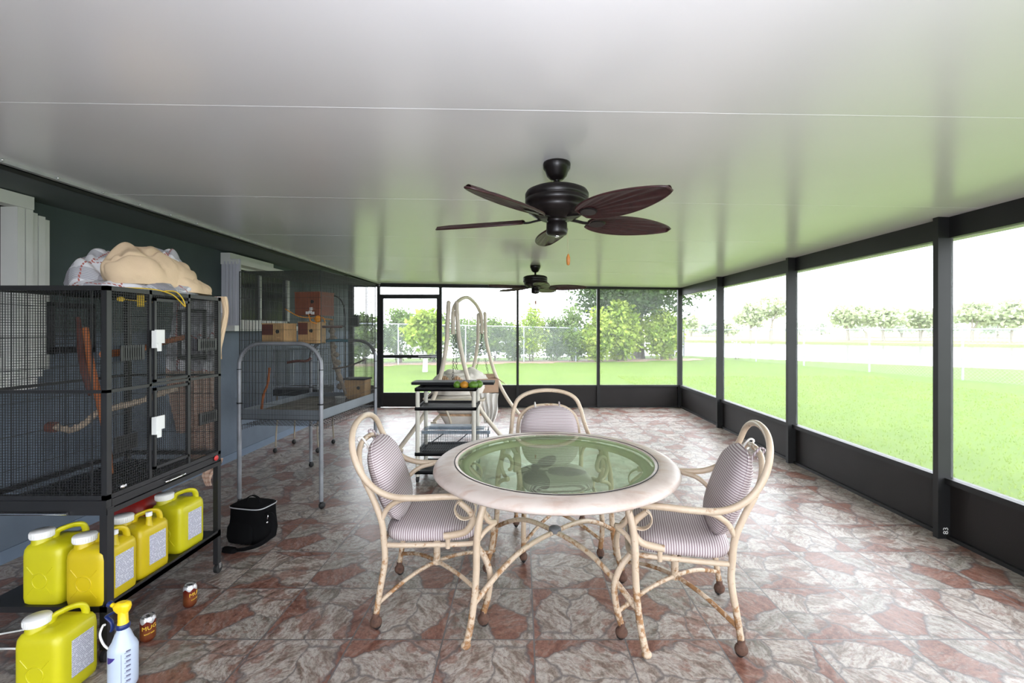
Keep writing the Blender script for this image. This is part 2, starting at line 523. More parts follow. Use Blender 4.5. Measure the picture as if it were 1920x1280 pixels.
def leaf_mat(name, a, b):
    g = NG(name); p = g.pos()
    cc = g.ramp(g.noise(p, 1.4, 4, .7), [(.35, a), (.65, b)])
    d = g.n('BsdfDiffuse', {'Color': cc}); t = g.n('BsdfTranslucent', {'Color': cc})
    m = g.n('MixShader', {0: .35}); g.set(m.inputs[1], d.outputs[0]); g.set(m.inputs[2], t.outputs[0])
    g.t.links.new(m.outputs[0], g.out.inputs[0])
    return g.m
blade_m = leaf_mat('grass_blades', (.16, .25, .03), (.24, .32, .06))
leaf_dark = leaf_mat('dark_leaves', (.035, .065, .022), (.085, .135, .045))
leaf_mid = leaf_mat('mid_green_leaves', (.09, .145, .04), (.20, .28, .085))
leaf_light = leaf_mat('light_green_leaves', (.17, .27, .04), (.36, .43, .09))
leaf_far = leaf_mat('haze_tinted_far_leaves', (.36, .42, .24), (.52, .56, .38))  # distance haze is put into the leaf colour
leaf_pale = leaf_mat('pale_bluish_leaves', (.52, .57, .50), (.62, .66, .58))  # palest far leaves, haze mixed into the colour; lake-edge bush shares it

def blade_fan():
    g = NG('palm_leaf_blade'); c = g.obj()
    g.pbr(color=g.ramp(g.noise(c, 25, 4), [(.3, (.026, .008, .009)), (.7, (.05, .016, .016))]), rough=.42)
    return g.m
fan_blade_m = blade_fan()

def plaid():
    g = NG('grey_white_plaid'); c = g.obj()
    w = g.vmath('ADD', c, g.vmath('SCALE', g.noise(c, 3, 2, out=1), .05))
    s = g.n('SeparateXYZ', {0: w})
    def band(o, sc, lo, hi, off=0.0):
        f = g.math('FRACT', g.math('ADD', g.math('MULTIPLY', o, sc), off))
        return g.math('MULTIPLY', g.math('GREATER_THAN', f, lo), g.math('LESS_THAN', f, hi))
    a = s.outputs[0]; b = g.math('ADD', s.outputs[1], s.outputs[2])
    hatch = g.math('ADD', .45, g.math('MULTIPLY', band(b, 95, .4, 1), .55))
    gb = g.math('MULTIPLY', g.math('MAXIMUM', band(a, 4.0, .0, .38), band(b, 4.2, .5, .85)), hatch)
    both = g.math('MULTIPLY', band(a, 4.0, .0, .38), band(b, 4.2, .5, .85))
    cc = g.mix(gb, (.66, .66, .68), (.33, .33, .36))
    cc = g.mix(g.math('MULTIPLY', both, .8), cc, (.22, .21, .23))
    dash = band(g.math('ADD', a, b), 45, .3, 1)
    red = g.math('MULTIPLY', g.math('MAXIMUM', band(a, 4.0, .66, .70), band(b, 4.2, .15, .19)), dash)
    cc = g.mix(red, cc, (.38, .12, .10))
    g.pbr(color=cc, rough=.95, normal=g.bump(g.noise(c, 250, 2), .4, .003))
    return g.m
plaidm = plaid()
creamcloth = simple('cream_fleece', (.66, .50, .33), .95, vary=.08, vscale=6, bump=.3, bscale=200)
def peach_stripe():
    g = NG('peach_striped_sheet'); c = g.obj()
    s = g.n('SeparateXYZ', {0: c})
    f = g.math('FRACT', g.math('MULTIPLY', s.outputs[2], 34))
    m = g.ramp(f, [(0, (0, 0, 0)), (.4, (0, 0, 0)), (.6, (1, 1, 1)), (.8, (1, 1, 1)), (1, (0, 0, 0))])
    g.pbr(color=g.mix(m, (.60, .44, .35), (.50, .32, .24)), rough=.95)
    return g.m
peachm = peach_stripe()

def label_mat():
    g = NG('printed_warning_label'); c = g.obj()
    s = g.n('SeparateXYZ', {0: c})
    row = g.math('GREATER_THAN', g.math('FRACT', g.math('MULTIPLY', s.outputs[2], 125)), .40)
    wd = g.math('GREATER_THAN', g.noise(g.vmath('MULTIPLY', c, (130, 130, 125)), 1, 1), .40)
    ink = g.math('MULTIPLY', g.math('MULTIPLY', row, wd), .62)
    g.pbr(color=g.mix(ink, (.62, .63, .70), (.13, .13, .22)), rough=.5)
    return g.m
labelm = label_mat()

def can_mat():
    g = NG('root_beer_can_print'); c = g.obj()
    s = g.n('SeparateXYZ', {0: c})
    z = s.outputs[2]
    ang = g.math('ARCTAN2', s.outputs[1], s.outputs[0])
    wv = g.math('ADD', z, g.math('MULTIPLY', g.math('SINE', g.math('MULTIPLY', ang, 5)), .006))
    base = g.ramp(g.math('MULTIPLY', z, 8), [(.0, (.15, .03, .015)), (.35, (.27, .085, .03)), (.8, (.17, .012, .01))])
    sil = g.math('GREATER_THAN', wv, .097)
    back = g.math('GREATER_THAN', g.math('COSINE', g.math('ADD', ang, -2.9)), .72)
    cc = g.mix(sil, base, (.62, .62, .64))
    cc = g.mix(g.math('MULTIPLY', back, g.math('GREATER_THAN', g.noise(g.vmath('MULTIPLY', c, (200, 200, 420)), 1, 1), .45)), cc, (.5, .5, .52))
    g.pbr(color=cc, rough=.28, metal=.45)
    return g.m
canm = can_mat()
gold_ink = simple('gold_ink', (.80, .52, .05), .4, vary=.02)
cansilver = simple('can_silver', (.6, .6, .62), .25, metal=.9, vary=.03)
spraym = simple('milky_spray_plastic', (.50, .58, .72), .3, vary=.05, vscale=6)
def base_color_mat(): pass
# ================================================================ THE SETTING
def cz(x): return 2.386 + (3.18 - x) * .0155      # underside of the sloping patio roof
X_L, X_R, Y_B = -3.44, 3.17, 9.25

m = MB(); m.box(-3.6, 3.34, -3.2, 9.34, -.10, 0); struct('floor', m, tile)
# roof pans with their seams
m = MB()
ys = [-3.2, -2.06, -.75, .56] + [1.87 + 1.31 * k for k in range(6)] + [9.40]
xa, xb = -2.84, 3.36
for a, b in zip(ys[:-1], ys[1:]):
    a2, b2 = a + .0012, b - .0012
    m.hexa([(xa, a2, cz(xa)), (xb, a2, cz(xb)), (xa, b2, cz(xa)), (xb, b2, cz(xb)),
            (xa, a2, cz(xa) + .06), (xb, a2, cz(xb) + .06), (xa, b2, cz(xa) + .06), (xb, b2, cz(xb) + .06)])
    m.hexa([(xa, a2 - .006, cz(xa) - .0007), (xb, a2 - .006, cz(xb) - .0007), (xa, a2 + .010, cz(xa) - .0007), (xb, a2 + .010, cz(xb) - .0007),
            (xa, a2 - .006, cz(xa) + .01), (xb, a2 - .006, cz(xb) + .01), (xa, a2 + .010, cz(xa) + .01), (xb, a2 + .010, cz(xb) + .01)])
m.hexa([(xa, -3.2, cz(xa) + .062), (xb, -3.2, cz(xb) + .062), (xa, 9.4, cz(xa) + .062), (xb, 9.4, cz(xb) + .062),
        (xa, -3.2, cz(xa) + .09), (xb, -3.2, cz(xb) + .09), (xa, 9.4, cz(xa) + .09), (xb, 9.4, cz(xb) + .09)])
struct('ceiling', m, ceilm)
# house wall
m = MB(); m.box(-3.64, X_L, -3.2, 9.3, -.1, 2.75); struct('wall_left', m, wallm)
m = MB(); m.box(X_L, X_L + .012, -3.2, 9.22, 0, .088); struct('baseboard_left', m, basem)
# eave soffit of the house between wall and patio roof
m = MB(); m.box(X_L, -2.85, -3.2, 7.7, 2.452, 2.50); struct('trim_1', m, soffitm)
m = MB(); m.box(X_L, -2.85, 7.7, 9.3, 2.440, 2.50); struct('trim_2', m, bronze)
# white receiving channel with screws along the house edge of the roof
m = MB(); m.box(-2.853, -2.815, -3.2, 9.22, cz(-2.84) - .022, cz(-2.84) + .004)
tr3 = struct('trim_3', m, simple('aluminium_channel', (.42, .43, .43), .4))
m = MB()
for k in range(18): m.ball((-2.808, 1.9 + k * .30, cz(-2.84) - .012), .007, n=8, m=6)
obj('screw', m, chrome, tr3)
# fascia under the channel
m = MB(); m.box(-2.86, -2.85, -3.2, 9.22, 2.43, cz(-2.84)); struct('trim_4', m, bronze)

# right screen wall
m = MB(); m.box(3.178, 3.19, -3.2, Y_B, .0, .43); struct('wall_right', m, kickm)
m = MB(); m.box(3.135, 3.215, -3.2, Y_B - .03, .41, .452); struct('trim_5', m, bronze)
m = MB(); m.box(3.150, 3.215, -3.2, Y_B - .03, 0, .028); struct('trim_6', m, bronze)
m = MB(); m.box(3.17, 3.215, -3.2, 9.28, 2.232, cz(3.17)); struct('trim_7', m, bronze)
k = 8
for y in (-2.3, -.38, 1.54, 3.45, 5.385, 7.33):
    m = MB(); m.box(3.088, 3.20, y - .02, y + .025, 0, cz(3.09))
    po = struct('trim_%d' % k, m, bronze); k += 1
    if y == 3.45:
        vs, fs = text_mesh('83', .055)
        M = Matrix.Translation((3.145, y - .0208, .06)) @ Matrix.Rotation(R(90), 4, 'X') @ Matrix.Rotation(R(90), 4, 'Z')
        t = MB().add(vs, fs).xf(M); obj('chalk_number', t, white_pl, po)
# back screen wall
m = MB(); m.box(-1.60, 3.19, Y_B, Y_B + .012, 0, .43); struct('wall_back', m, kickm)
m = MB(); m.box(-1.60, 3.12, Y_B - .03, Y_B + .035, .41, .448); struct('trim_%d' % k, m, bronze); k += 1
m = MB(); m.box(-1.60, 3.12, Y_B - .02, Y_B + .035, 0, .025); struct('trim_%d' % k, m, bronze); k += 1
m = MB()
m.hexa([(-2.84, 9.22, 2.405), (3.2, 9.22, 2.345), (-2.84, 9.28, 2.405), (3.2, 9.28, 2.345), (-2.84, 9.22, cz(-2.84)), (3.2, 9.22, cz(3.2)), (-2.84, 9.28, cz(-2.84)), (3.2, 9.28, cz(3.2))])
struct('trim_%d' % k, m, bronze); k += 1
m = MB(); m.box(-3.43, -2.88, 9.22, 9.28, 2.405, 2.44); struct('trim_%d' % k, m, bronze); k += 1
for (a, b, t) in ((3.11, 3.2, 2.35), (1.497, 1.555, 2.37), (-.108, -.062, 2.39), (-1.652, -1.598, 2.41), (-2.885, -2.832, 2.43), (-3.435, -3.36, 2.43)):
    m = MB(); m.box(a, b, 9.205, 9.275, 0, t)
    struct('trim_%d' % k, m, bronze); k += 1
m = MB(); m.box(-3.36, -2.885, Y_B, Y_B + .012, 0, .44); struct('wall_back_left', m, kickm)
# screen door
dr = MB(); dr.box(-2.83, -1.655, 9.215, 9.27, 2.17, 2.255)      # header bar
dr.box(-2.83, -2.770, 9.225, 9.265, .01, 2.17); dr.box(-1.70, -1.655, 9.225, 9.265, .01, 2.17)
dr.box(-2.77, -1.70, 9.225, 9.265, .985, 1.049); dr.box(-2.77, -1.70, 9.225, 9.265, .24, .295)
door = struct('door_1', dr, bronze)
m = MB(); m.box(-2.77, -1.70, 9.24, 9.25, .01, .26); obj('kick_panel', m, kickm, door)
m = MB(); m.box(-2.06, -1.80, 9.200, 9.222, 1.005, 1.030); m.box(-1.80, -1.70, 9.205, 9.222, .995, 1.037)
obj('handle', m, silver_piping, door)
# insect screens in every opening
k = 3
def pane(name_parent, x0, x1, y0, y1, z0, z1):
    m = MB(); m.box(x0, x1, y0, y1, z0, z1); return m
for (a, b) in ((-.062, 1.497), (1.555, 3.11), (-1.598, -.108)):
    m = MB(); m.add([(a, 9.245, .448), (b, 9.245, .448), (b, 9.245, 2.38), (a, 9.245, 2.38)], [(0, 1, 2, 3)])
    struct('window_%d' % k, m, screen); k += 1
m = MB(); m.add([(-2.77, 9.245, .295), (-1.70, 9.245, .295), (-1.70, 9.245, 2.17), (-2.77, 9.245, 2.17)], [(0, 1, 2, 3)])
obj('screen_mesh', m, screen, door)
m = MB(); m.add([(-2.83, 9.245, 2.255), (-1.655, 9.245, 2.255), (-1.655, 9.245, 2.42), (-2.83, 9.245, 2.42)], [(0, 1, 2, 3)])
struct('window_%d' % k, m, screen); k += 1
m = MB(); m.add([(-3.36, 9.245, .44), (-2.885, 9.245, .44), (-2.885, 9.245, 2.42), (-3.36, 9.245, 2.42)], [(0, 1, 2, 3)])
struct('window_%d' % k, m, screen); k += 1
py = [-3.2, -2.3, -.38, 1.54, 3.45, 5.385, 7.33, 9.2]
for a, b in zip(py[:-1], py[1:]):
    m = MB(); m.add([(3.182, a + .02, .45), (3.182, b - .02, .45), (3.182, b - .02, 2.235), (3.182, a + .02, 2.235)], [(0, 1, 2, 3)])
    struct('window_%d' % k, m, screen); k += 1
# the roof's outer gutter, seen through the last bay
m = MB(); m.box(3.37, 3.47, -3.2, 9.45, 2.26, 2.38); struct('trim_%d' % 40, m, white_paint)

# house windows with accordion shutters
def house_window(name, y0, y1, z0, z1, stack_y):
    w = MB()
    w.box(X_L, X_L + .05, y0, y0 + .06, z0, z1); w.box(X_L, X_L + .05, y1 - .06, y1, z0, z1)
    w.box(X_L, X_L + .05, y0, y1, z1 - .06, z1); w.box(X_L, X_L + .05, y0, y1, z0, z0 + .07)
    w.box(X_L, X_L + .035, (y0 + y1) / 2 - .02, (y0 + y1) / 2 + .02, z0, z1)
    o = struct(name, w, white_paint)
    g_ = MB(); g_.box(X_L, X_L + .012, y0 + .05, y1 - .05, z0 + .06, z1 - .05)
    obj('pane', g_, dark_glass_m, o)
    return o
w1 = house_window('window_1', 1.2, 3.16, 1.30, 2.42, 3.1)
m = MB(); m.box(X_L, -3.30, 1.0, 3.13, 2.36, 2.445); m.box(X_L, -3.34, 1.0, 3.02, 2.445, 2.452); obj('shutter_header', m, white_paint, w1)
m = MB()
for i in range(5):
    y = 3.04 + i * .052
    m.box(-3.43, -3.315 + .012 * (i % 2) - .012 * i, y, y + .045, 1.27, 2.375 - .012 * i)
obj('shutter_stack', m, white_paint, w1)
m = MB(); m.box(X_L, -3.28, 1.0, 3.13, 1.155, 1.225); m.box(X_L, -3.36, 1.0, 3.24, 1.225, 1.27); obj('window_sill', m, white_paint, w1)
w2 = house_window('window_2', 5.32, 6.75, 1.60, 2.34, 5.3)
m = MB(); m.box(X_L, -3.24, 5.28, 6.3, 2.30, 2.355); m.box(X_L, -3.33, 5.28, 6.2, 2.355, 2.43); obj('shutter_header', m, white_paint, w2)
m = MB(); m.box(X_L + .002, -3.225, 5.29, 5.31, 1.60, 2.36); m.box(X_L + .05, -3.235, 5.315, 5.33, 1.60, 2.35)
for i in range(4): m.box(-3.40 + i * .04, -3.385 + i * .04, 5.275, 5.292, 1.62, 2.33)
obj('shutter_stack', m, shutterm, w2)
m = MB(); m.box(X_L, -3.26, 5.25, 6.75, 1.535, 1.60); obj('window_sill', m, white_paint, w2)

# ================================================================ OUTSIDE
rng = random.Random(7)
def poly(name, pts, z, mat, kind='structure'):
    m = MB(); m.add([(x, y, z) for x, y in pts] + [(x, y, z - .4) for x, y in pts], [tuple(range(len(pts)))] + [(i, i + len(pts), (i + 1) % len(pts) + len(pts), (i + 1) % len(pts)) for i in range(len(pts))])
    o = obj(name, m, mat)
    o['kind'] = kind
    return o
poly('ground_lawn', [(3.3, -12), (23, -12), (22.5, 8), (20.9, 18.4), (16.5, 22.4), (12.4, 27), (10, 29.5), (0, 27), (-12, 26), (-30, 26), (-30, 9.45), (3.3, 9.45)], -.08, lawnm)
poly('ground_far_bank', [(-300, 150), (-60, 105), (24, 70), (52.8, 48.6), (90, 20), (300, -60), (700, 200), (700, 900), (-700, 900)], -.02, farm)
poly('ground_lake', [(-300, -60), (400, -60), (400, 200), (-300, 200)], -.32, waterm)
m = MB()
for i in range(24):
    a = i / 23
    x = -10 + a * 19; y = 20.9 + a * 4.6 + math.sin(i * 1.3) * .12
    w = .9 + .25 * math.sin(i * 2.1)
    m.add([(x, y - w, -.075), (x + .86, y + .21 - w, -.075), (x + .86, y + .21 + w, -.070), (x, y + w, -.070)], [(0, 1, 2, 3)])
o = obj('ground_mulch', m, mulch); o['kind'] = 'structure'

# near grass blades: uncountable
m = MB()
vs = []; fs = []
for i in range(20000):
    x = 3.35 + (rng.random() ** 1.6) * 9; y = 2.2 + rng.random() * 14
    if x > y * 1.12 + .2: continue
    h = .015 + rng.random() * .03; a = rng.random() * PI; w = .006 + x * .0006
    dx, dy = math.cos(a) * w, math.sin(a) * w
    b = len(vs)
    vs += [(x - dx, y - dy, -.082), (x + dx, y + dy, -.082), (x + rng.uniform(-.02, .02), y + rng.uniform(-.02, .02), -.08 + h)]
    fs.append((b, b + 1, b + 2))
m.add(vs, fs)
tag(obj('grass', m, blade_m), 'short bright green grass of the lawn right outside the screened side', 'grass', kind='stuff')

# chain link fence
def fence(name, label, P, rail_z, gz, n_at):
    t = thing(name, label, 'fence', (P[0][0], P[0][1], 0), 0, 'galvanised chain link fence runs')
    m = MB()
    for i in range(len(P) - 1):
        m.bar((*P[i], rail_z[i]), (*P[i + 1], rail_z[i + 1]), .024, 6, caps=False)
    obj('top_rail', m, galv, t, world=True)
    for i, p in enumerate(P):
        m = MB(); m.bar((*p, gz), (*p, rail_z[i] + .03), .034, 8); obj('post', m, galv, t, world=True)
    m = MB()
    for i in range(len(P) - 1):
        a = Vector((*P[i], 0)); b = Vector((*P[i + 1], 0)); L = (b - a).length; n = int(L / .11)
        H = rail_z[i] - gz
        for k_ in range(-int(H / .11) - 1, n):
            for sgn in (0, 1):
                # diagonal wires clipped to this bay
                s0 = k_ * .11; s1 = s0 + H
                lo = max(0, s0); hi = min(L, s1)
                if hi - lo < .05: continue
                z0 = gz + (lo - s0); z1 = gz + (hi - s0)
                if sgn: z0, z1 = gz + H - (lo - s0), gz + H - (hi - s0)
                p0 = a.lerp(b, lo / L); p1 = a.lerp(b, hi / L)
                m.bar((p0.x, p0.y, z0), (p1.x, p1.y, z1), .0026, 3, caps=False)
    obj('chain_link_mesh', m, galv, t, world=True)
fence('chain_link_fence', 'chain link fence along the shrubs behind the back screen wall', [(-9.0, 20.9), (-5.8, 21.7), (-2.8, 23.0), (.1, 23.4), (2.77, 23.75), (5.9, 25.2), (9.8, 28.0)], [1.86, 1.82, 1.76, 1.70, 1.63, 1.60, 1.56], -.08, 0)
fence('chain_link_fence', 'chain link fence between the lawn and the lake, seen through the right screens', [(9.8, 28.0), (11.1, 25.6), (11.95, 23.6), (12.75, 20.9), (13.45, 17.9), (14.3, 15.0), (15.3, 12.1), (16.3, 9.2), (17.3, 6.3)], [1.56] * 9, -.08, 0)

def foliage(m, c, rx, ry, rz, n, size, rng, clusters=14, low=-.7):
    cl = []
    for i in range(clusters):
        a = rng.random() * 2 * PI; el = rng.uniform(low, 1) * PI / 2; q = rng.uniform(.35, .85)
        cl.append((c[0] + math.cos(a) * math.cos(el) * rx * q, c[1] + math.sin(a) * math.cos(el) * ry * q, c[2] + math.sin(el) * rz * q))
    vs = []; fs = []
    for i in range(n):
        k_ = rng.choice(cl)
        g_ = (rng.gauss(0, 1), rng.gauss(0, 1), rng.gauss(0, 1))
        x = k_[0] + g_[0] * rx * .19; y = k_[1] + g_[1] * ry * .19; z = k_[2] + g_[2] * rz * .17
        if ((x - c[0]) / rx) ** 2 + ((y - c[1]) / ry) ** 2 + ((z - c[2]) / rz) ** 2 > 1.25: continue
        s_ = size * rng.uniform(.6, 1.4)
        d = Vector((rng.gauss(0, 1), rng.gauss(0, 1), rng.gauss(-.2, .7))).normalized()
        e = d.cross(Vector((rng.gauss(0, 1), rng.gauss(0, 1), rng.gauss(0, 1)))).normalized() * s_ * .33
        p = Vector((x, y, z)); b = len(vs)
        vs += [p, p + d * s_ * .5 + e, p + d * s_, p + d * s_ * .5 - e]
        fs.append((b, b + 1, b + 2, b + 3))
    m.add(vs, fs)
    return cl

def plant(name, label, cat, x, y, h, r, leaf, n, size, group, trunk_r=.05, crown_base=.15, seed=1, trunk_mat=None, ry=None, clusters=14, stems=3, trunk_z=-.08, low=-.7):
    rg = random.Random(seed)
    t = thing(name, label, cat, (x, y, trunk_z), 0, group)
    zc = h * (crown_base + 1) / 2; rz = h * (1 - crown_base) / 2
    m = MB(); cl = foliage(m, (0, 0, zc), r, ry or r, rz, n, size, rg, clusters, low)
    obj('foliage', m, leaf, t)
    m = MB()
    for i in range(stems):
        q = cl[i % len(cl)]
        sx = rg.uniform(-.15, .15) * (stems > 1); sy = rg.uniform(-.1, .1) * (stems > 1)
        m.tube([(sx, sy, -.02), (sx * 1.3 + q[0] * .1, sy, zc * .4), (q[0] * .4, q[1] * .4, zc * .8), (q[0] * .8, q[1] * .8, zc + rz * .4)], [trunk_r, trunk_r * .8, trunk_r * .55, trunk_r * .2], 7, sub=3)
    obj('trunk' if stems == 1 else 'stems', m, trunk_mat or bark, t)
    return t
G = 'shrubs along the back fence'
# (x, y, h, r, leaf, n, size, label, seed)
SH = [
 (-7.6, 22.0, 2.30, 1.0, leaf_mid, 1500, .16, 'green shrub behind the fence, seen through the big cage', 1),
 (-6.1, 22.9, 2.45, 1.0, leaf_mid, 1800, .15, 'green shrub behind the fence left of the small whitewashed tree', 2),
 (-4.4, 23.6, 2.35, 1.1, leaf_mid, 1700, .15, 'shrub behind the fence right behind the small whitewashed tree', 3),
 (-2.9, 24.0, 2.1, .95, leaf_mid, 1500, .14, 'shrub behind the fence seen between the legs of the swing stand', 4),
 (-1.5, 24.3, 2.15, 1.0, leaf_mid, 1600, .14, 'shrub behind the fence just right of the swing stand', 5),
 (-.35, 24.4, 1.9, .75, leaf_mid, 1000, .14, 'thin shrub behind the fence beside the middle back post', 6),
 (.55, 24.2, 2.75, .85, leaf_light, 1500, .14, 'tall pale green shrub right of the slim back post', 7),
 (1.7, 24.6, 2.4, .9, leaf_mid, 1700, .14, 'dark twiggy shrub behind the fence post in the third back bay', 8),
 (2.75, 24.3, 2.75, 1.0, leaf_mid, 2200, .15, 'taller green bush left of the thick back post', 9),
 (3.9, 23.9, 2.65, .95, leaf_light, 2000, .17, 'light green bush behind the thick back post', 10),
 (5.2, 24.4, 2.85, 1.15, leaf_light, 2400, .24, 'light green bush with long leaves in front of the big dark tree', 11),
 (7.7, 25.4, 2.6, 1.1, leaf_light, 2200, .20, 'light green bush low at the right side of the big dark tree', 12),
 (8.3, 26.2, 1.7, .7, leaf_dark, 900, .14, 'low dark bush at the foot of the big dark tree', 13)]
for (x, y, h, r, lm, n, s_, lab, sd) in SH:
    plant('shrub', lab, 'shrub', x, y, h * 1.06, r * 1.15, lm, int(n * 2.3), s_, G, .03, .04, sd, stems=6, clusters=26, low=-1)
plant('large_tree', 'big dark leafy tree rising behind the right half of the back wall', 'tree', 6.6, 26.3, 7.2, 4.0, leaf_dark, 24000, .20, None, .26, .25, 21, ry=3.0, clusters=70, stems=6)
tt = plant('small_tree', 'small leafy tree with a whitewashed trunk seen through the screen door', 'tree', -3.75, 17.9, 2.35, .80, leaf_light, 2300, .19, None, .05, .26, 22, clusters=16, stems=1)
m = MB(); m.tube([(0, 0, -.02), (.01, 0, .25), (.02, 0, .55), (0, 0, .85)], [.11, .095, .085, .05], 10, sub=3); obj('whitewashed_base', m, white_trunk, tt)['label'] = 'whitewashed lower trunk'

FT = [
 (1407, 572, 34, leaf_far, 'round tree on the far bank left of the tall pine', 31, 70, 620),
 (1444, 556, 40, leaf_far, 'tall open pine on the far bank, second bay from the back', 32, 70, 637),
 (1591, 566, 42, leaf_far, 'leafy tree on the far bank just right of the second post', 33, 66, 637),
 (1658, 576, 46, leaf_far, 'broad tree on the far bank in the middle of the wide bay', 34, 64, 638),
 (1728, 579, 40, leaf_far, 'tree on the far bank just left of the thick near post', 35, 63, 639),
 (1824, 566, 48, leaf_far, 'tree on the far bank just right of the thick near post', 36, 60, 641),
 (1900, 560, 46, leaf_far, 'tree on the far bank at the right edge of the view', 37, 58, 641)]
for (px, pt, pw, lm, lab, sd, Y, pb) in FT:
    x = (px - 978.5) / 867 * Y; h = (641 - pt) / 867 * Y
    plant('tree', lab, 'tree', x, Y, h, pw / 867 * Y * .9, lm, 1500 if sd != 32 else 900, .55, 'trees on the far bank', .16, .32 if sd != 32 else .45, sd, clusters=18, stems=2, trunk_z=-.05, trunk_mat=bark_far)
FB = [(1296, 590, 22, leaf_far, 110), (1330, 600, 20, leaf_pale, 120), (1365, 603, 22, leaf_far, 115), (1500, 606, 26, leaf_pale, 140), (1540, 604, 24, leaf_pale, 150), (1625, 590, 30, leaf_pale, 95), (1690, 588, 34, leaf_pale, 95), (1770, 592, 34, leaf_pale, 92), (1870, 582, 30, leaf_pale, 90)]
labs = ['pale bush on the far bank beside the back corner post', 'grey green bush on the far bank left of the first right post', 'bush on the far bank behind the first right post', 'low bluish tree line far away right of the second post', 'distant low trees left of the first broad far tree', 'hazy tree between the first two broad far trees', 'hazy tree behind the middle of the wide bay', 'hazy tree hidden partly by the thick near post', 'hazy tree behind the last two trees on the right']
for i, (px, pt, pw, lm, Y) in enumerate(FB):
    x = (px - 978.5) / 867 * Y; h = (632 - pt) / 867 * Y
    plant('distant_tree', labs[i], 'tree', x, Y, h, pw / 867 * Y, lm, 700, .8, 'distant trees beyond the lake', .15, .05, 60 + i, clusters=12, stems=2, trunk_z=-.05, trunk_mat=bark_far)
plant('water_weed', 'small scraggly bare bush at the lake edge behind the fence', 'bush', 11.9, 25.6, 1.0, .45, leaf_pale, 160, .10, None, .012, .1, 91, stems=5)
# ================================================================ PATIO CHAIRS
def caster_mesh(m, m2, x, y, sz=1.0, dx=0):
    m.ball((x + dx, y, .038 * sz), .030 * sz, sx=.9, sy=1.05, n=12, m=8)
    m.bar((x, y, .05 * sz), (x, y, .085 * sz), .019 * sz, 10, r2=.017, smooth=True)
    m2.ball((x + dx, y + .004, .024 * sz), .024 * sz, sx=.75, n=12, m=6)

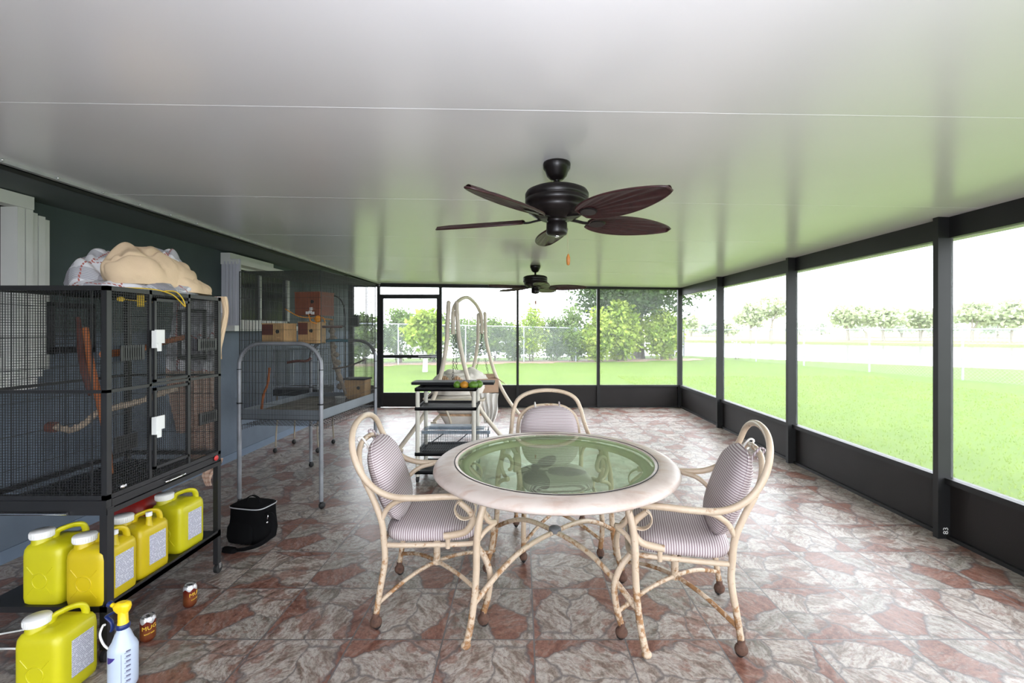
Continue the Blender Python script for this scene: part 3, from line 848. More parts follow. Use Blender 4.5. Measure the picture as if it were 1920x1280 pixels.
def make_chair(label, loc, rz, group):
    t = thing('patio_chair', label, 'chair', loc, rz, group)
    # seat frame
    m = MB()
    pts = [(.245, -.21), (.25, .0), (.245, .20), (.20, .245), (0, .25), (-.20, .245), (-.245, .20), (-.25, 0), (-.245, -.21), (-.20, -.25), (0, -.25), (.20, -.25)]
    m.tube([(x, y, .425) for x, y in pts], .0135, 8, closed=True, sub=4)
    m.bar((0, 0, .20), (0, 0, .42), .020, 10, smooth=True)
    m.bar((-.25, 0, .425), (.25, 0, .425), .010, 6)
    obj('seat_frame', m, rust, t)
    for s in (1, -1):
        # rear leg continuing into the back post half
        m = MB(); m.tube([(s * .265, -.275, .07), (s * .262, -.255, .20), (s * .245, -.235, .34), (s * .245, -.24, .45), (s * .250, -.25, .55), (s * .25, -.29, .66), (s * .245, -.34, .76)], [.0155, .016, .017, .017, .017, .016, .015], 10, sub=5)
        obj('rear_leg', m, rust, t)
        m = MB(); m.tube([(s * .245, .235, .425), (s * .258, .285, .36), (s * .265, .315, .27), (s * .265, .305, .16), (s * .262, .28, .07)], .0165, 10, sub=5)
        obj('front_leg', m, rust, t)
        # arm brace and scroll support
        m = MB(); m.tube([(s * .25, -.25, .56), (s * .262, -.215, .625), (s * .285, -.15, .672), (s * .305, -.07, .690)], .014, 8, sub=5)
        obj('arm_brace', m, rust, t)
        m = MB(); m.tube([(s * .300, .16, .665), (s * .292, .215, .61), (s * .285, .225, .56), (s * .278, .19, .505), (s * .270, .13, .485), (s * .268, .075, .478)], [.014, .017, .018, .018, .018, .017], 10, sub=5)
        m.bar((s * .262, .095, .475), (s * .256, .095, .41), .013, 8, smooth=True)
        obj('arm_support', m, rust, t)
        m = MB()
        ring = []
        for k_ in range(14):
            a = PI / 2 - k_ * (2 * PI * .93) / 13
            rr = .062 - .0012 * k_
            ring.append((s * .298, .185 + math.cos(a) * rr, .632 + math.sin(a) * rr))
        m.tube(ring, .02, 8, sub=3, flat=(.025, .0045)); obj('arm_scroll', m, rust, t)
    # inner back hoop
    m = MB(); m.tube([(.245, -.34, .76), (.225, -.372, .845), (.16, -.392, .905), (.07, -.40, .93), (-.07, -.40, .93), (-.16, -.392, .905), (-.225, -.372, .845), (-.245, -.34, .76)], .015, 10, sub=5)
    obj('inner_hoop', m, rust, t)
    # outer hoop that is both arms and high back rail
    m = MB(); m.tube([(.300, .19, .694), (.310, .08, .697), (.316, -.06, .694), (.314, -.18, .702), (.305, -.27, .74), (.292, -.34, .81), (.276, -.385, .90), (.235, -.408, .985), (.14, -.42, 1.035), (0, -.424, 1.052), (-.14, -.42, 1.035), (-.235, -.408, .985), (-.276, -.385, .90), (-.292, -.34, .81), (-.305, -.27, .74), (-.314, -.18, .702), (-.316, -.06, .694), (-.310, .08, .697), (-.300, .19, .694)], .0165, 10, sub=5)
    obj('arm_and_back_rail', m, rust, t)
    # cross stretchers
    for a, b in (((.262, -.262), (-.262, .30)), ((-.262, -.262), (.262, .30))):
        m = MB(); m.tube([(a[0], a[1], .135), (a[0] * .5, a[1] * .5, .195), (0, 0, .215), (b[0] * .5, b[1] * .5, .195), (b[0], b[1], .135)], .0115, 8, sub=5)
        obj('stretcher', m, rust, t)
    for x, y in ((.265, -.275), (-.265, -.275), (.262, .28), (-.262, .28)):
        m = MB(); m2 = MB(); caster_mesh(m, m2, x, y)
        c_ = obj('caster', m, rust_full, t); obj('wheel', m2, rubber, c_)
    # cushions
    m = MB()
    secs = [(0, 0, .438, .225, .225), (0, 0, .442, .243, .243), (0, 0, .465, .252, .252), (0, 0, .490, .246, .246), (0, 0, .505, .22, .22), (0, 0, .512, .15, .15), (0, 0, .514, .05, .05)]
    m.loft([(cx, cy, z, hx, hy) for cx, cy, z, hx, hy in secs], e=4.5, n=40)
    obj('seat_cushion', m, stripe, t)
    m = MB()
    secs = [(0, 0, -.055, .03, .03), (0, 0, -.053, .12, .12), (0, 0, -.045, .185, .19), (0, 0, -.02, .222, .225), (0, 0, 0, .228, .232), (0, 0, .02, .222, .225), (0, 0, .045, .185, .19), (0, 0, .056, .12, .12), (0, 0, .059, .03, .03)]
    m.loft(secs, e=2.9, n=44)
    b = obj('back_cushion', m, stripe, t)
    b.location = (0, -.262, .715); b.rotation_euler = (R(110), 0, 0)
    m = MB()
    m.tube([(x * .99, y, 0) for x, y in [(.2288 * math.copysign(abs(math.cos(k_ * PI / 18)) ** (2 / 2.9), math.cos(k_ * PI / 18)), .2328 * math.copysign(abs(math.sin(k_ * PI / 18)) ** (2 / 2.9), math.sin(k_ * PI / 18))) for k_ in range(36)]], .0045, 6, closed=True, sub=2)
    obj('piping', m, stripe, b)
    for s in (1, -1):
        m = MB()
        m.tube([(s * .10, -.385, .90), (s * .10, -.42, .945), (s * .10, -.40, .955), (s * .10, -.375, .925), (s * .10, -.35, .88)], .006, 6, sub=4)
        m.tube([(s * .10, -.37, .90), (s * .115, -.34, .86), (s * .10, -.345, .82)], .004, 6, sub=3)
        obj('tie', m, drape_w if s > 0 else stripe, t)
    return t
CG = 'rusty cream patio chairs around the table'
ch = make_chair('cream tube patio chair with striped cushions left of the round table', (-.49, 2.67, 0), R(-88), CG)
dup(ch, (.245, 3.39, 0), R(180 + 5.5), 'cream tube patio chair with striped cushions behind the round table, facing us', CG)
dup(ch, (.83, 2.51, 0), R(90 - 12.7), 'cream tube patio chair with striped cushions right of the round table', CG)

# ================================================================ ROUND TABLE
def tilt_top(o):
    # top tilted towards the near side so the glass reflects ceiling, not sky
    M = Matrix.Translation((0, 0, .78)) @ Matrix.Rotation(R(1.0), 4, 'X') @ Matrix.Translation((0, 0, -.78))
    o.data.transform(M)
    return o
t = thing('round_table', 'round patio table with whitewashed rim, green glass top and rusty scrolled legs', 'table', (.193, 2.70, 0), 0)
m = MB(); m.lathe([(.560, .786), (.562, .801), (.60, .804), (.65, .800), (.682, .789), (.697, .774), (.700, .760), (.690, .752), (.655, .752), (.60, .772), (.560, .780), (.560, .786)], n=96)
tilt_top(obj('table_rim', m, rim_m, t))
m = MB(); m.lathe([(.0001, .790), (.574, .790), (.5765, .7925), (.5765, .797), (.574, .8), (.0001, .8)], n=96, smooth=False)
tilt_top(obj('glass_top', m, glass, t))
m = MB(); m.lathe([(.5765, .8015), (.5765, .8045), (.581, .8045), (.581, .8015), (.5765, .8015)], n=96); tilt_top(obj('seal_ring', m, cart_tray, t))
m = MB(); m.lathe([(.50, .745), (.55, .745), (.55, .772), (.50, .772), (.50, .745)], n=64); tilt_top(obj('under_ring', m, rust, t))
for a in (-135.7, -52.4, 45.5, 128):
    c, s = math.cos(R(a)), math.sin(R(a))
    def q(r, z, off=0): return (r * c - off * s, r * s + off * c, z)
    m = MB()
    m.tube([q(.650, .012), q(.622, .10), q(.598, .22), q(.585, .36), q(.582, .50), q(.565, .60), q(.535, .68), q(.515, .75)], [.018, .0172, .0172, .0175, .018, .018, .0175, .017], 12, sub=6)
    m.ball(q(.650, .018), .025, sz=.7)
    lg = obj('leg', m, rust, t)
    m = MB()
    sp_ = []
    for k_ in range(15):
        th = -PI / 2 + k_ * .42; rr = .095 - .0048 * k_
        sp_.append(q(.46 - math.cos(th) * rr * -1.0, .655 + math.sin(th) * rr))
    m.tube([q(.578, .50), q(.53, .535)] + sp_, .0125, 8, sub=4)
    obj('scroll', m, rust, lg)
    m = MB(); m.tube([q(.600, .20), q(.45, .285), q(.30, .345), q(.15, .368), q(0, .372)], .0145, 10, sub=5)
    obj('stretcher', m, rust, t)
m = MB(); m.lathe([(.036, .372), (.036, .392), (.028, .400), (.001, .402)], n=20); obj('hub_cap', m, gray_cap, t)

# ================================================================ CEILING FANS
def make_fan(label, loc, th0, group):
    t = thing('ceiling_fan', label, 'ceiling fan', loc, 0, group)
    m = MB(); m.lathe([(.001, 0), (.071, 0), (.073, -.010), (.071, -.030), (.062, -.042), (.052, -.070), (.034, -.088), (.018, -.092), (.018, -.095)], n=32)
    obj('canopy', m, fan_metal, t)
    m = MB(); m.lathe([(.013, -.09), (.013, -.135), (.026, -.140), (.026, -.150), (.014, -.152)], n=16); obj('downrod', m, fan_metal, t)
    m = MB(); m.lathe([(.03, -.130), (.09, -.134), (.135, -.141), (.160, -.153), (.168, -.168), (.168, -.190), (.1655, -.192), (.1655, -.196), (.168, -.198), (.168, -.226), (.158, -.228), (.158, -.246), (.150, -.262), (.120, -.284), (.085, -.300), (.06, -.302)], n=48); obj('motor_housing', m, fan_metal, t)
    m = MB(); m.lathe([(.06, -.298), (.045, -.312), (.055, -.318), (.056, -.370), (.050, -.380), (.02, -.386), (.001, -.387)], n=28); sh = obj('switch_housing', m, fan_metal, t)
    m = MB(); m.lathe([(.012, -.386), (.012, -.392), (.001, -.393)], n=10); obj('cap_nut', m, chrome, sh)
    m = MB(); m.bar((.056, .01, -.345), (.062, .012, -.48), .0010, 5); m.bar((.056, .01, -.345), (.05, .01, -.345), .003, 5); pc = obj('pull_chain', m, simple('brass_chain', (.25, .2, .12), .4, metal=.5), t)
    m = MB(); m.lathe([(.002, -.540), (.008, -.536), (.0105, -.515), (.010, -.498), (.005, -.484), (.002, -.478)], (.062, .012, 0), n=12); obj('pull_bob', m, wood_bob, pc)
    for k_ in range(5):
        a = th0 + 72 * k_
        e = bpy.data.objects.new('blade', None)
        m = MB()
        NU, NV = 25, 29
        def surf(u, v, dz):
            s_ = v
            x = .185 + s_ * .515
            w = .098 * (max(0, math.sin(PI * min(1, (s_ * .93 + .045)) ** .80)) ** .62)
            y = (u * 2 - 1) * w
            ang = math.atan2(y, x - .10)
            z = .0040 * math.cos(ang * 62) * min(1, 6 * (1 - s_) + .15) * (1 - abs(u * 2 - 1) ** 4) + dz - .010 * (abs(u * 2 - 1) ** 2)
            return (x, y, z)
        m.grid(lambda u, v: surf(u, v, .004), NU, NV)
        m.grid(lambda u, v: surf(1 - u, v, -.004), NU, NV)
        rim = [surf(0, j / 28, 0) for j in range(29)] + [surf(1, 1 - j / 28, 0) for j in range(29)]
        m.tube(rim, .0055, 6, closed=True, spline=False)
        b_ = obj('blade', m, fan_blade_m, t)
        b_.location = (0, 0, -.296); b_.rotation_euler = (R(-15), 0, R(a))
        m = MB()
        m.tube([(.06, 0, .004), (.12, 0, -.004), (.16, 0, -.010), (.21, 0, -.008)], .009, 8, sub=4, flat=(.013, .006))
        m.loft([(.235, 0, -.014, .045, .032), (.235, 0, -.008, .052, .038)], e=2, n=20)
        obj('blade_iron', m, fan_metal, b_)
    return t
FG = 'bronze palm leaf ceiling fans'
f1 = make_fan('bronze ceiling fan with palm leaf blades above the round table, the nearer of the two', (.185, 2.45, cz(.185)), 91, FG)
f2 = dup(f1, (.185, 6.38, cz(.185)), R(-99), 'smaller looking bronze ceiling fan farther back near the back screen wall', FG)

# ================================================================ BLACK BIRD CAGE (near left)
CX0, CX1, CY0, CY1 = -2.53, -1.93, 2.15, 2.965
ZB, ZM, ZT = .776, 1.262, 1.756
t = thing('bird_cage', 'large black square-mesh bird cage on a rolling stand, full of perches', 'bird cage', ((CX0 + CX1) / 2, (CY0 + CY1) / 2, 0))
def W(name, mb, mat, par): return obj(name, mb, mat, par, world=True)
m = MB(); p = .0125
for x in (CX0, CX1 - 2 * p):
    for y in (CY0, CY1 - 2 * p):
        m.box(x, x + 2 * p, y, y + 2 * p, .70, ZT)
for z in (ZT - .022, ZB - .02):
    for y in (CY0, CY1 - .022): m.box(CX0, CX1, y, y + .022, z, z + .022)
    for x in (CX0, CX1 - .022): m.box(x, x + .022, CY0, CY1, z, z + .022)
for y in (CY0, CY1 - .012): m.box(CX0, CX1, y, y + .012, ZM - .007, ZM + .007)
for x in (CX0, CX1 - .012): m.box(x, x + .012, CY0, CY1, ZM - .007, ZM + .007)
for y in (2.405, 2.685): m.box(CX1 - .016, CX1, y - .008, y + .008, ZB, ZT)
W('cage_frame', m, black, t)
for (x, y) in ((CX0, CY0), (CX1 - .034, CY0), (CX0, CY1 - .03), (CX1 - .03, CY1 - .03)):
    m = MB(); q_ = .03 if y > CY0 else .036
    m.hexa([(x, y, .06), (x + q_, y, .06), (x, y + q_, .06), (x + q_, y + q_, .06), (x, y, .72), (x + q_, y, .72), (x, y + q_, .72), (x + q_, y + q_, .72)])
    W('leg', m, black, t)
    m = MB(); m.bar((x + .008, y + .018, .03), (x + .028, y + .018, .03), .03, 14, smooth=True); m2 = MB(); m2.box(x + .002, x + .034, y + .008, y + .03, .03, .065)
    c_ = W('caster', m, rubber, t); W('caster_fork', m2, chrome, c_)
# base frame with slide-out trays
m = MB()
for y in (CY0 - .004, CY1 - .02): m.box(CX0, CX1, y, y + .024, .688, .712)
for x in (CX0, CX1 - .02): m.box(x, x + .024, CY0, CY1, .688, .712)
m.box(CX0, CX1, CY0 - .004, CY0, .712, .755)
W('base_frame', m, black, t)
m = MB(); m.box(CX0 + .01, CX1 - .012, CY0 + .02, CY1 - .02, .716, .728); m.box(CX1 - .014, CX1 - .002, CY0 + .03, CY1 - .03, .716, .752)
tr = W('waste_tray', m, black, t)
m = MB(); m.tube([(CX1 - .004, 2.50, .728), (CX1 + .018, 2.505, .732), (CX1 + .018, 2.625, .732), (CX1 - .004, 2.63, .728)], .006, 8, sub=3); W('tray_handle', m, chrome, tr)
m = MB(); m.bar((-2.44, CY0 - .014, .700), (-2.10, CY0 - .014, .700), .006, 8); W('base_handle', m, chrome, t)
m = MB(); m.ball((CX1 + .004, 2.915, .742), .021, sx=.25, sz=.8); W('red_badge', m, badge_red, t)['label'] = 'round red badge'
m = MB(); m.box(CX0, CX1, CY0, CY1, .235, .262); m.box(CX1 - .01, CX1, CY0, CY1, .235, .275); W('lower_shelf', m, black, t)
# grating floor
m = MB(); m.wires((CX0, CY0, .79), (CX1 - CX0, 0, 0), (0, CY1 - CY0, 0), 30, 3, .0015); W('floor_grate', m, black, t)
# mesh panels
H = ZT - ZB; r_ = .00115
n1, n2, n3 = int(.60 / .0127), int(.815 / .0127), int(H / .0127)
m = MB(); m.wires((CX0, CY0 + .006, ZB), (.60, 0, 0), (0, 0, H), n1, n3, r_); m.wires((CX0, CY0 + .006, ZB), (.60, 0, 0), (0, 0, H), 4, 0, .0024); W('near_mesh_panel', m, black, t)
m = MB(); m.wires((CX0, CY1 - .006, ZB), (.60, 0, 0), (0, 0, H), n1, n3, r_); m.wires((CX0, CY1 - .006, ZB), (.60, 0, 0), (0, 0, H), 0, 4, .0024); W('far_mesh_panel', m, black, t)
m = MB(); m.wires((CX0 + .006, CY0, ZB), (0, .815, 0), (0, 0, H), n2, n3, r_); m.wires((CX0 + .006, CY0, ZB), (0, .815, 0), (0, 0, H), 3, 6, .0024); W('wall_side_mesh_panel', m, black, t)
m = MB()
for (ya, yb, za, zb) in ((CY0, 2.405, ZB, ZT), (2.685, CY1, ZB, ZT), (2.405, 2.685, ZB, .82), (2.405, 2.685, 1.72, ZT)):
    m.wires((CX1 - .006, ya, za), (0, yb - ya, 0), (0, 0, zb - za), max(2, int((yb - ya) / .0127)), max(1, int((zb - za) / .0127)), r_)
W('door_side_mesh_panel', m, black, t)
m = MB(); m.wires((CX0, CY0, ZT - .006), (.60, 0, 0), (0, .815, 0), n1, n2, r_); W('top_mesh_panel', m, black, t)
for (za, zb, lz) in ((1.275, 1.715, 1.50), (.82, 1.245, 1.05)):
    m = MB(); a, b = 2.418, 2.672; x0, x1 = CX1 - .002, CX1 + .010
    m.box(x0, x1, a, a + .014, za, zb); m.box(x0, x1, b - .014, b, za, zb); m.box(x0, x1, a, b, za, za + .014); m.box(x0, x1, a, b, zb - .014, zb)
    d_ = W('cage_door', m, black, t)
    m = MB(); m.wires((CX1 + .004, a + .01, za + .01), (0, b - a - .02, 0), (0, 0, zb - za - .02), 18, int((zb - za) / .0127), r_); W('door_mesh', m, black, d_)
    m = MB(); m.box(CX1 + .008, CX1 + .032, 2.400, 2.432, lz - .045, lz + .045); m.box(CX1 + .03, CX1 + .040, 2.392, 2.448, lz - .02, lz + .05); m.box(CX1 + .03, CX1 + .037, 2.408, 2.430, lz - .062, lz - .02); W('latch', m, white_lock, d_)
m = MB(); m.box(CX1, CX1 + .02, 2.20, 2.235, .796, .806); m.ball((CX1 + .018, 2.215, .801), .011); W('corner_bolt', m, chrome, t)
# feeder flaps with slots
def flap(y0, y1, z0, z1, x, tilt, name='feeder_flap'):
    m = MB(); n_ = 9
    m.hexa([(x, y0, z0), (x + .004, y0, z0), (x, y1, z0), (x + .004, y1, z0), (x + tilt, y0, z0 + .014), (x + tilt + .004, y0, z0 + .014), (x + tilt, y1, z0 + .014), (x + tilt + .004, y1, z0 + .014)])
    m.hexa([(x, y0, z1 - .014), (x + .004, y0, z1 - .014), (x, y1, z1 - .014), (x + .004, y1, z1 - .014), (x + tilt, y0, z1), (x + tilt + .004, y0, z1), (x + tilt, y1, z1), (x + tilt + .004, y1, z1)])
    for i in range(n_ + 1):
        yy = y0 + (y1 - y0 - .008) * i / n_; m.box(x, x + .006, yy, yy + .008 + (.008 if i in (0, n_) else 0), z0, z1)
    W(name, m, black, t)
flap(2.21, 2.34, 1.40, 1.475, CX1 + .008, 0); flap(2.22, 2.345, .955, 1.03, CX1 - .03, 0); flap(2.735, 2.895, 1.425, 1.495, CX1 + .008, 0); flap(2.75, 2.90, .98, 1.05, CX1 + .008, 0)
m = MB()
m = MB(); a, b, za, zb = 2.47, 2.74, 1.42, 1.70; x = CX0 - .008
m.box(x, x + .012, a, a + .035, za, zb); m.box(x, x + .012, b - .035, b, za, zb); m.box(x, x + .012, a, b, zb - .03, zb); m.box(x, x + .012, a, b, za, za + .035)
for i in range(11): m.box(x, x + .012, a, b, za + .03 + i * .022, za + .034 + i * .022)
W('wall_side_feeder_door', m, black, t)
m = MB(); x0, x1 = -2.20, -2.02; y = CY1 - .014
m.box(x0, x0 + .02, y, y + .012, 1.36, 1.68); m.box(x1 - .02, x1, y, y + .012, 1.36, 1.68); m.box(x0, x1, y, y + .012, 1.66, 1.68); m.box(x0, x1, y, y + .012, 1.36, 1.385)
W('far_side_feeder_door', m, black, t)

# perches and toys inside the cage
def one(name, mb, mat, label, cat, group=None):
    """a thing that is one mesh: origin at its own centre"""
    n_ = len(mb.v); c = [sum(v[i] for v in mb.v) / n_ for i in range(3)]
    z0 = min(v[2] for v in mb.v)
    mb.v = [(v[0] - c[0], v[1] - c[1], v[2] - z0) for v in mb.v]
    o = obj(name, mb, mat); o.location = (c[0], c[1], z0)
    return tag(o, label, cat, group)
m = MB(); m.tube([(-2.36, 2.50, 1.56), (-2.30, 2.47, 1.36), (-2.23, 2.44, 1.18), (-2.165, 2.41, 1.00), (-2.14, 2.40, .80)], [.014, .016, .017, .016, .016], 10, sub=3)
one('wooden_perch', m, orange_wood, 'long slanted orange wooden perch inside the black cage', 'perch', 'perches in the black cage')
m = MB(); m.tube([(-2.515, 2.62, 1.62), (-2.45, 2.57, 1.45), (-2.38, 2.52, 1.32), (-2.32, 2.49, 1.20)], [.01, .018, .02, .012], 8, sub=3)
one('wooden_perch', m, dark_wood, 'short dark knobbly perch against the wall side of the black cage', 'perch', 'perches in the black cage')
m = MB()
pts = [(-2.42, 2.40, 1.045), (-2.34, 2.40, 1.03), (-2.28, 2.41, 1.06), (-2.23, 2.43, 1.115), (-2.15, 2.46, 1.14), (-2.06, 2.50, 1.165), (-1.99, 2.55, 1.20), (-1.94, 2.60, 1.22)]
m.tube(pts, .0155, 8, sub=6)
for i in range(60):
    f = i / 59 * (len(pts) - 1.001); k_ = int(f); q0 = Vector(pts[k_]).lerp(Vector(pts[k_ + 1]), f - k_); a = i * 1.3
    m.ball((q0.x, q0.y + .012 * math.cos(a), q0.z + .012 * math.sin(a)), .008, n=6, m=4)
rp = one('rope_perch', m, rope_m, 'thick bent grubby rope perch across the black cage', 'perch', 'perches in the black cage')
m = MB(); m.bar((-.0 + 0, 0, 0), (0, 0, 0.0001), .001)
m = MB(); m.bar((-2.455, 2.40, 1.045), (-2.42, 2.40, 1.045), .028, 14, smooth=True); obj('end_knob', m, dark_wood, rp, world=True)
m = MB(); m.tube([(-1.965, 2.17, 1.435), (-2.05, 2.45, 1.44), (-2.12, 2.70, 1.47), (-2.16, 2.94, 1.50)], .017, 8, sub=3)
one('wooden_perch', m, orange_wood, 'upper brown branch perch behind the cage door', 'perch', 'perches in the black cage')
m = MB(); m.bar((-1.955, 2.24, 1.70), (-2.02, 2.55, 1.70), .003, 6); m.lathe([(.010, -.012), (.017, 0), (.010, .012), (.010, -.012)], (-1.965, 2.265, 1.70), n=12); m.box(-1.985, -1.96, 2.385, 2.40, 1.67, 1.73)
one('hanging_toy', m, yellow_cord, 'yellow ring toy hanging under the roof of the black cage', 'toy')

# ================================================================ BEDDING ON THE CAGE
def blob(f_h, x0, x1, y0, y1, z0, nx=60, ny=44, seed=0, fold=.02, fs=5, lean=0):
    """a heaped cloth: closed dome over an outline, folded by noise"""
    m = MB()
    def f(u, v):
        a = u * 2 * PI; r = v
        px, py = math.cos(a) * r, math.sin(a) * r
        h = f_h * max(0, 1 - r ** 2.6) ** .5
        cx, cy = (x0 + x1) / 2 + px * (x1 - x0) / 2, (y0 + y1) / 2 + py * (y1 - y0) / 2
        n_ = noise.noise(Vector((cx * fs + seed, cy * fs, h * 2)))
        n2_ = noise.noise(Vector((cx * fs * 2.3 + seed, cy * fs * 2.3 + 5, h * 4)))
        wv = Vector((cx * fs * .9 + seed * 1.7, cy * fs * .9, h * 3.5))
        cr = 1 - min(1, abs(noise.noise(wv)) * 5.5)
        cr2 = 1 - min(1, abs(noise.noise(wv * 2.1 + Vector((3, 1, 7)))) * 5)
        k_ = 1 + .10 * noise.noise(Vector((math.cos(a) * 1.6 + seed, math.sin(a) * 1.6, 0)))
        z = z0 + h * (1 + .22 * n_) + (fold * n2_ - fold * 1.0 * cr ** 2 - fold * .5 * cr2 ** 2) * min(1, h / (f_h * .35) + .05)
        k_ *= 1 - .05 * cr ** 2 - .03 * cr2 ** 2
        bulge = 1 + .10 * math.sin(PI * min(1, h / f_h))
        return ((x0 + x1) / 2 + px * k_ * bulge * (x1 - x0) / 2 + lean * h, (y0 + y1) / 2 + py * k_ * bulge * (y1 - y0) / 2, max(z, z0 + .001))
    m.grid(f, nx, ny, closed_u=True)
    # underside
    def g_(u, v):
        q_ = f(u, 1.0); c_ = ((x0 + x1) / 2, (y0 + y1) / 2)
        return (c_[0] + (q_[0] - c_[0]) * (1 - v), c_[1] + (q_[1] - c_[1]) * (1 - v), z0 + .0005)
    m.grid(g_, nx, 3, closed_u=True)
    return m
m = blob(.085, -2.52, -1.945, 2.42, 2.955, ZT + .002, seed=9, fold=.018, fs=6)
m2 = blob(.235, -2.56, -2.20, 2.48, 2.86, ZT + .002, seed=2.5, fold=.030, fs=5)
m.add(m2.v, m2.f, True)
m2 = blob(.275, -2.32, -2.05, 2.60, 2.93, ZT + .002, seed=6.5, fold=.03, fs=5)
m.add(m2.v, m2.f, True)
one('plaid_blanket', m, plaidm, 'grey and white plaid blanket with red lines heaped on top of the black cage', 'blanket')
m = blob(.235, -2.32, -1.965, 2.44, 2.975, ZT + .040, nx=110, ny=80, seed=4.2, fold=.036, fs=4.5, lean=-.25)
m2 = blob(.13, -2.14, -1.935, 2.62, 2.985, ZT + .012, nx=70, ny=50, seed=7.7, fold=.022, fs=7, lean=-.2); m.add(m2.v, m2.f, True)
one('cream_blanket', m, creamcloth, 'cream fleece blanket bundled over the plaid blanket on top of the black cage', 'blanket')
# cloth hanging behind the far side
def curtain(x0, x1, y, zt, zb, amp, nf, seed, taper=0, nx=60, nz=40, th=.004):
    m = MB()
    def f(u, v, d):
        z = zt + (zb - zt) * v
        w = 1 - taper * v
        x = x0 + (x1 - x0) * (.5 + (u - .5) * w)
        yy = y + amp * math.sin(u * nf * PI * 2 + 1.5 * math.sin(v * 3 + seed)) * (.35 + .65 * v) + d + .01 * noise.noise(Vector((u * 5, v * 5, seed)))
        return (x + .02 * math.sin(v * 5 + seed), yy, z)
    m.grid(lambda u, v: f(u, v, th), nx, nz); m.grid(lambda u, v: f(1 - u, v, 0), nx, nz)
    return m
m = curtain(-2.30, -1.975, 3.02, 1.765, 1.28, .018, 4, 1.0)
one('plaid_throw', m, plaidm, 'plaid cloth hanging down behind the far side of the black cage, seen through its mesh', 'blanket')
m = curtain(-2.20, -2.015, 3.065, 1.77, .66, .022, 3, 2.0, taper=.0)
m2 = curtain(-2.37, -2.16, 3.10, 1.40, .86, .02, 3, 3.2, taper=.35); m.add(m2.v, m2.f, True)
m2 = curtain(-2.13, -2.0, 3.06, .70, .52, .012, 2, 1.2, taper=.8); m.add(m2.v, m2.f, True)
one('striped_sheet', m, peachm, 'peach striped sheet hanging to below the black cage at its far corner', 'sheet')
m = curtain(-1.965, -1.925, 2.995, 1.765, 1.36, .010, 1, .5); m.xf(Matrix.Identity(4))
one('cream_cloth', m, creamcloth, 'narrow end of cream cloth hanging down the far right corner of the black cage', 'cloth')
m = MB(); m.tube([(-2.02, 2.33, ZT + .006), (-1.95, 2.43, ZT + .008), (-1.915, 2.52, ZT - .01), (-1.910, 2.58, ZT - .045), (-1.908, 2.62, ZT - .075), (-1.912, 2.605, ZT - .03), (-1.935, 2.585, ZT + .006), (-1.97, 2.55, ZT + .008)], .0035, 6, sub=6)
one('yellow_string', m, yellow_cord, 'yellow cord looping from the top edge of the black cage over the door', 'cord')
# ================================================================ YELLOW JUGS
def make_jug(label, loc, rz, mat, vent, group, w=.195, d=.198, h=.27):
    """faces: front -Y, label on +X; big cap at front left"""
    t = thing('yellow_jug', label, 'jug', loc, rz, group)
    m = MB(); hx, hy = w / 2, d / 2
    m.loft([(0, 0, 0, hx * .90, hy * .90), (0, 0, .008, hx * .97, hy * .97), (0, 0, .03, hx, hy), (0, 0, h * .5, hx, hy), (0, 0, h - .05, hx, hy), (0, 0, h - .022, hx * .975, hy * .975), (0, 0, h - .006, hx * .90, hy * .90), (-.005, -.004, h + .004, hx * .72, hy * .72), (-.01, -.01, h + .010, hx * .45, hy * .45)], e=6.5, n=56)
    # shallow pressed emblem ring on the front
    pts = [(math.cos(k_ * PI / 10) * .035, -hy - .0005, h * .42 + math.sin(k_ * PI / 10) * .035) for k_ in range(20)]
    m.tube(pts, .0025, 6, closed=True, sub=2)
    for sx in (-1, 1):
        for sz in (-1, 1): m.bar((sx * .030, -hy - .0003, h * .42 + sz * .030), (sx * .060, -hy - .0003, h * .42 + sz * .065), .002, 5)
    obj('body', m, mat, t)
    m = MB(); nx, ny = -hx * .45, -hy * .45
    m.lathe([(.040, h - .012), (.038, h + .022), (.034, h + .030), (.001, h + .030)], (nx, ny, 0), n=28); obj('neck', m, mat, t)
    m = MB(); m.lathe([(.044, h + .024), (.0455, h + .028), (.0455, h + .052), (.043, h + .056), (.001, h + .057)], (nx, ny, 0), n=32)
    for k_ in range(32):
        a = k_ * PI / 16; m.box(nx + .0453 * math.cos(a) - .001, nx + .0453 * math.cos(a) + .001, ny + .0453 * math.sin(a) - .001, ny + .0453 * math.sin(a) + .001, h + .03, h + .05)
    obj('cap', m, white_pl, t)
    m = MB(); m.tube([(nx + .03, ny + .03, h + .008), (nx + .038, ny + .036, h + .036), (nx + .06, ny + .055, h + .047), (hx * .30, hy * .40, h + .047), (hx * .50, hy * .60, h + .040), (hx * .58, hy * .68, h + .015), (hx * .58, hy * .68, h - .02)], .014, 12, sub=5, flat=(.018, .011))
    obj('handle', m, mat, t)
    if vent:
        m = MB(); m.lathe([(.020, h - .01), (.013, h + .02), (.012, h + .045)], (hx * .72, -hy * .15, 0), n=16); v_ = obj('vent_neck', m, mat, t)
        m = MB(); m.lathe([(.0145, h + .043), (.0145, h + .062), (.001, h + .063)], (hx * .72, -hy * .15, 0), n=16); obj('vent_cap', m, white_pl, v_)
    m = MB(); m.box(hx - .0005, hx + .0010, -hy * .42, hy * .62, h * .22, h * .80); obj('paper_label', m, labelm, t)
    return t
JG = 'yellow chlorine jugs by the black cage'
j = make_jug('bright yellow plastic jug with white cap standing on the floor in front of the cage', (-2.022, 2.016, 0), R(1), yellow, False, JG, h=.275)
for (x, y, rz, lab) in ((-2.248, 2.255, -1, 'yellow jug with white cap at the far left of the cage shelf'), (-2.042, 2.745, -3, 'bright yellow jug at the far right end of the cage shelf')):
    dup(j, (x, y, .2625), R(rz), lab, JG)
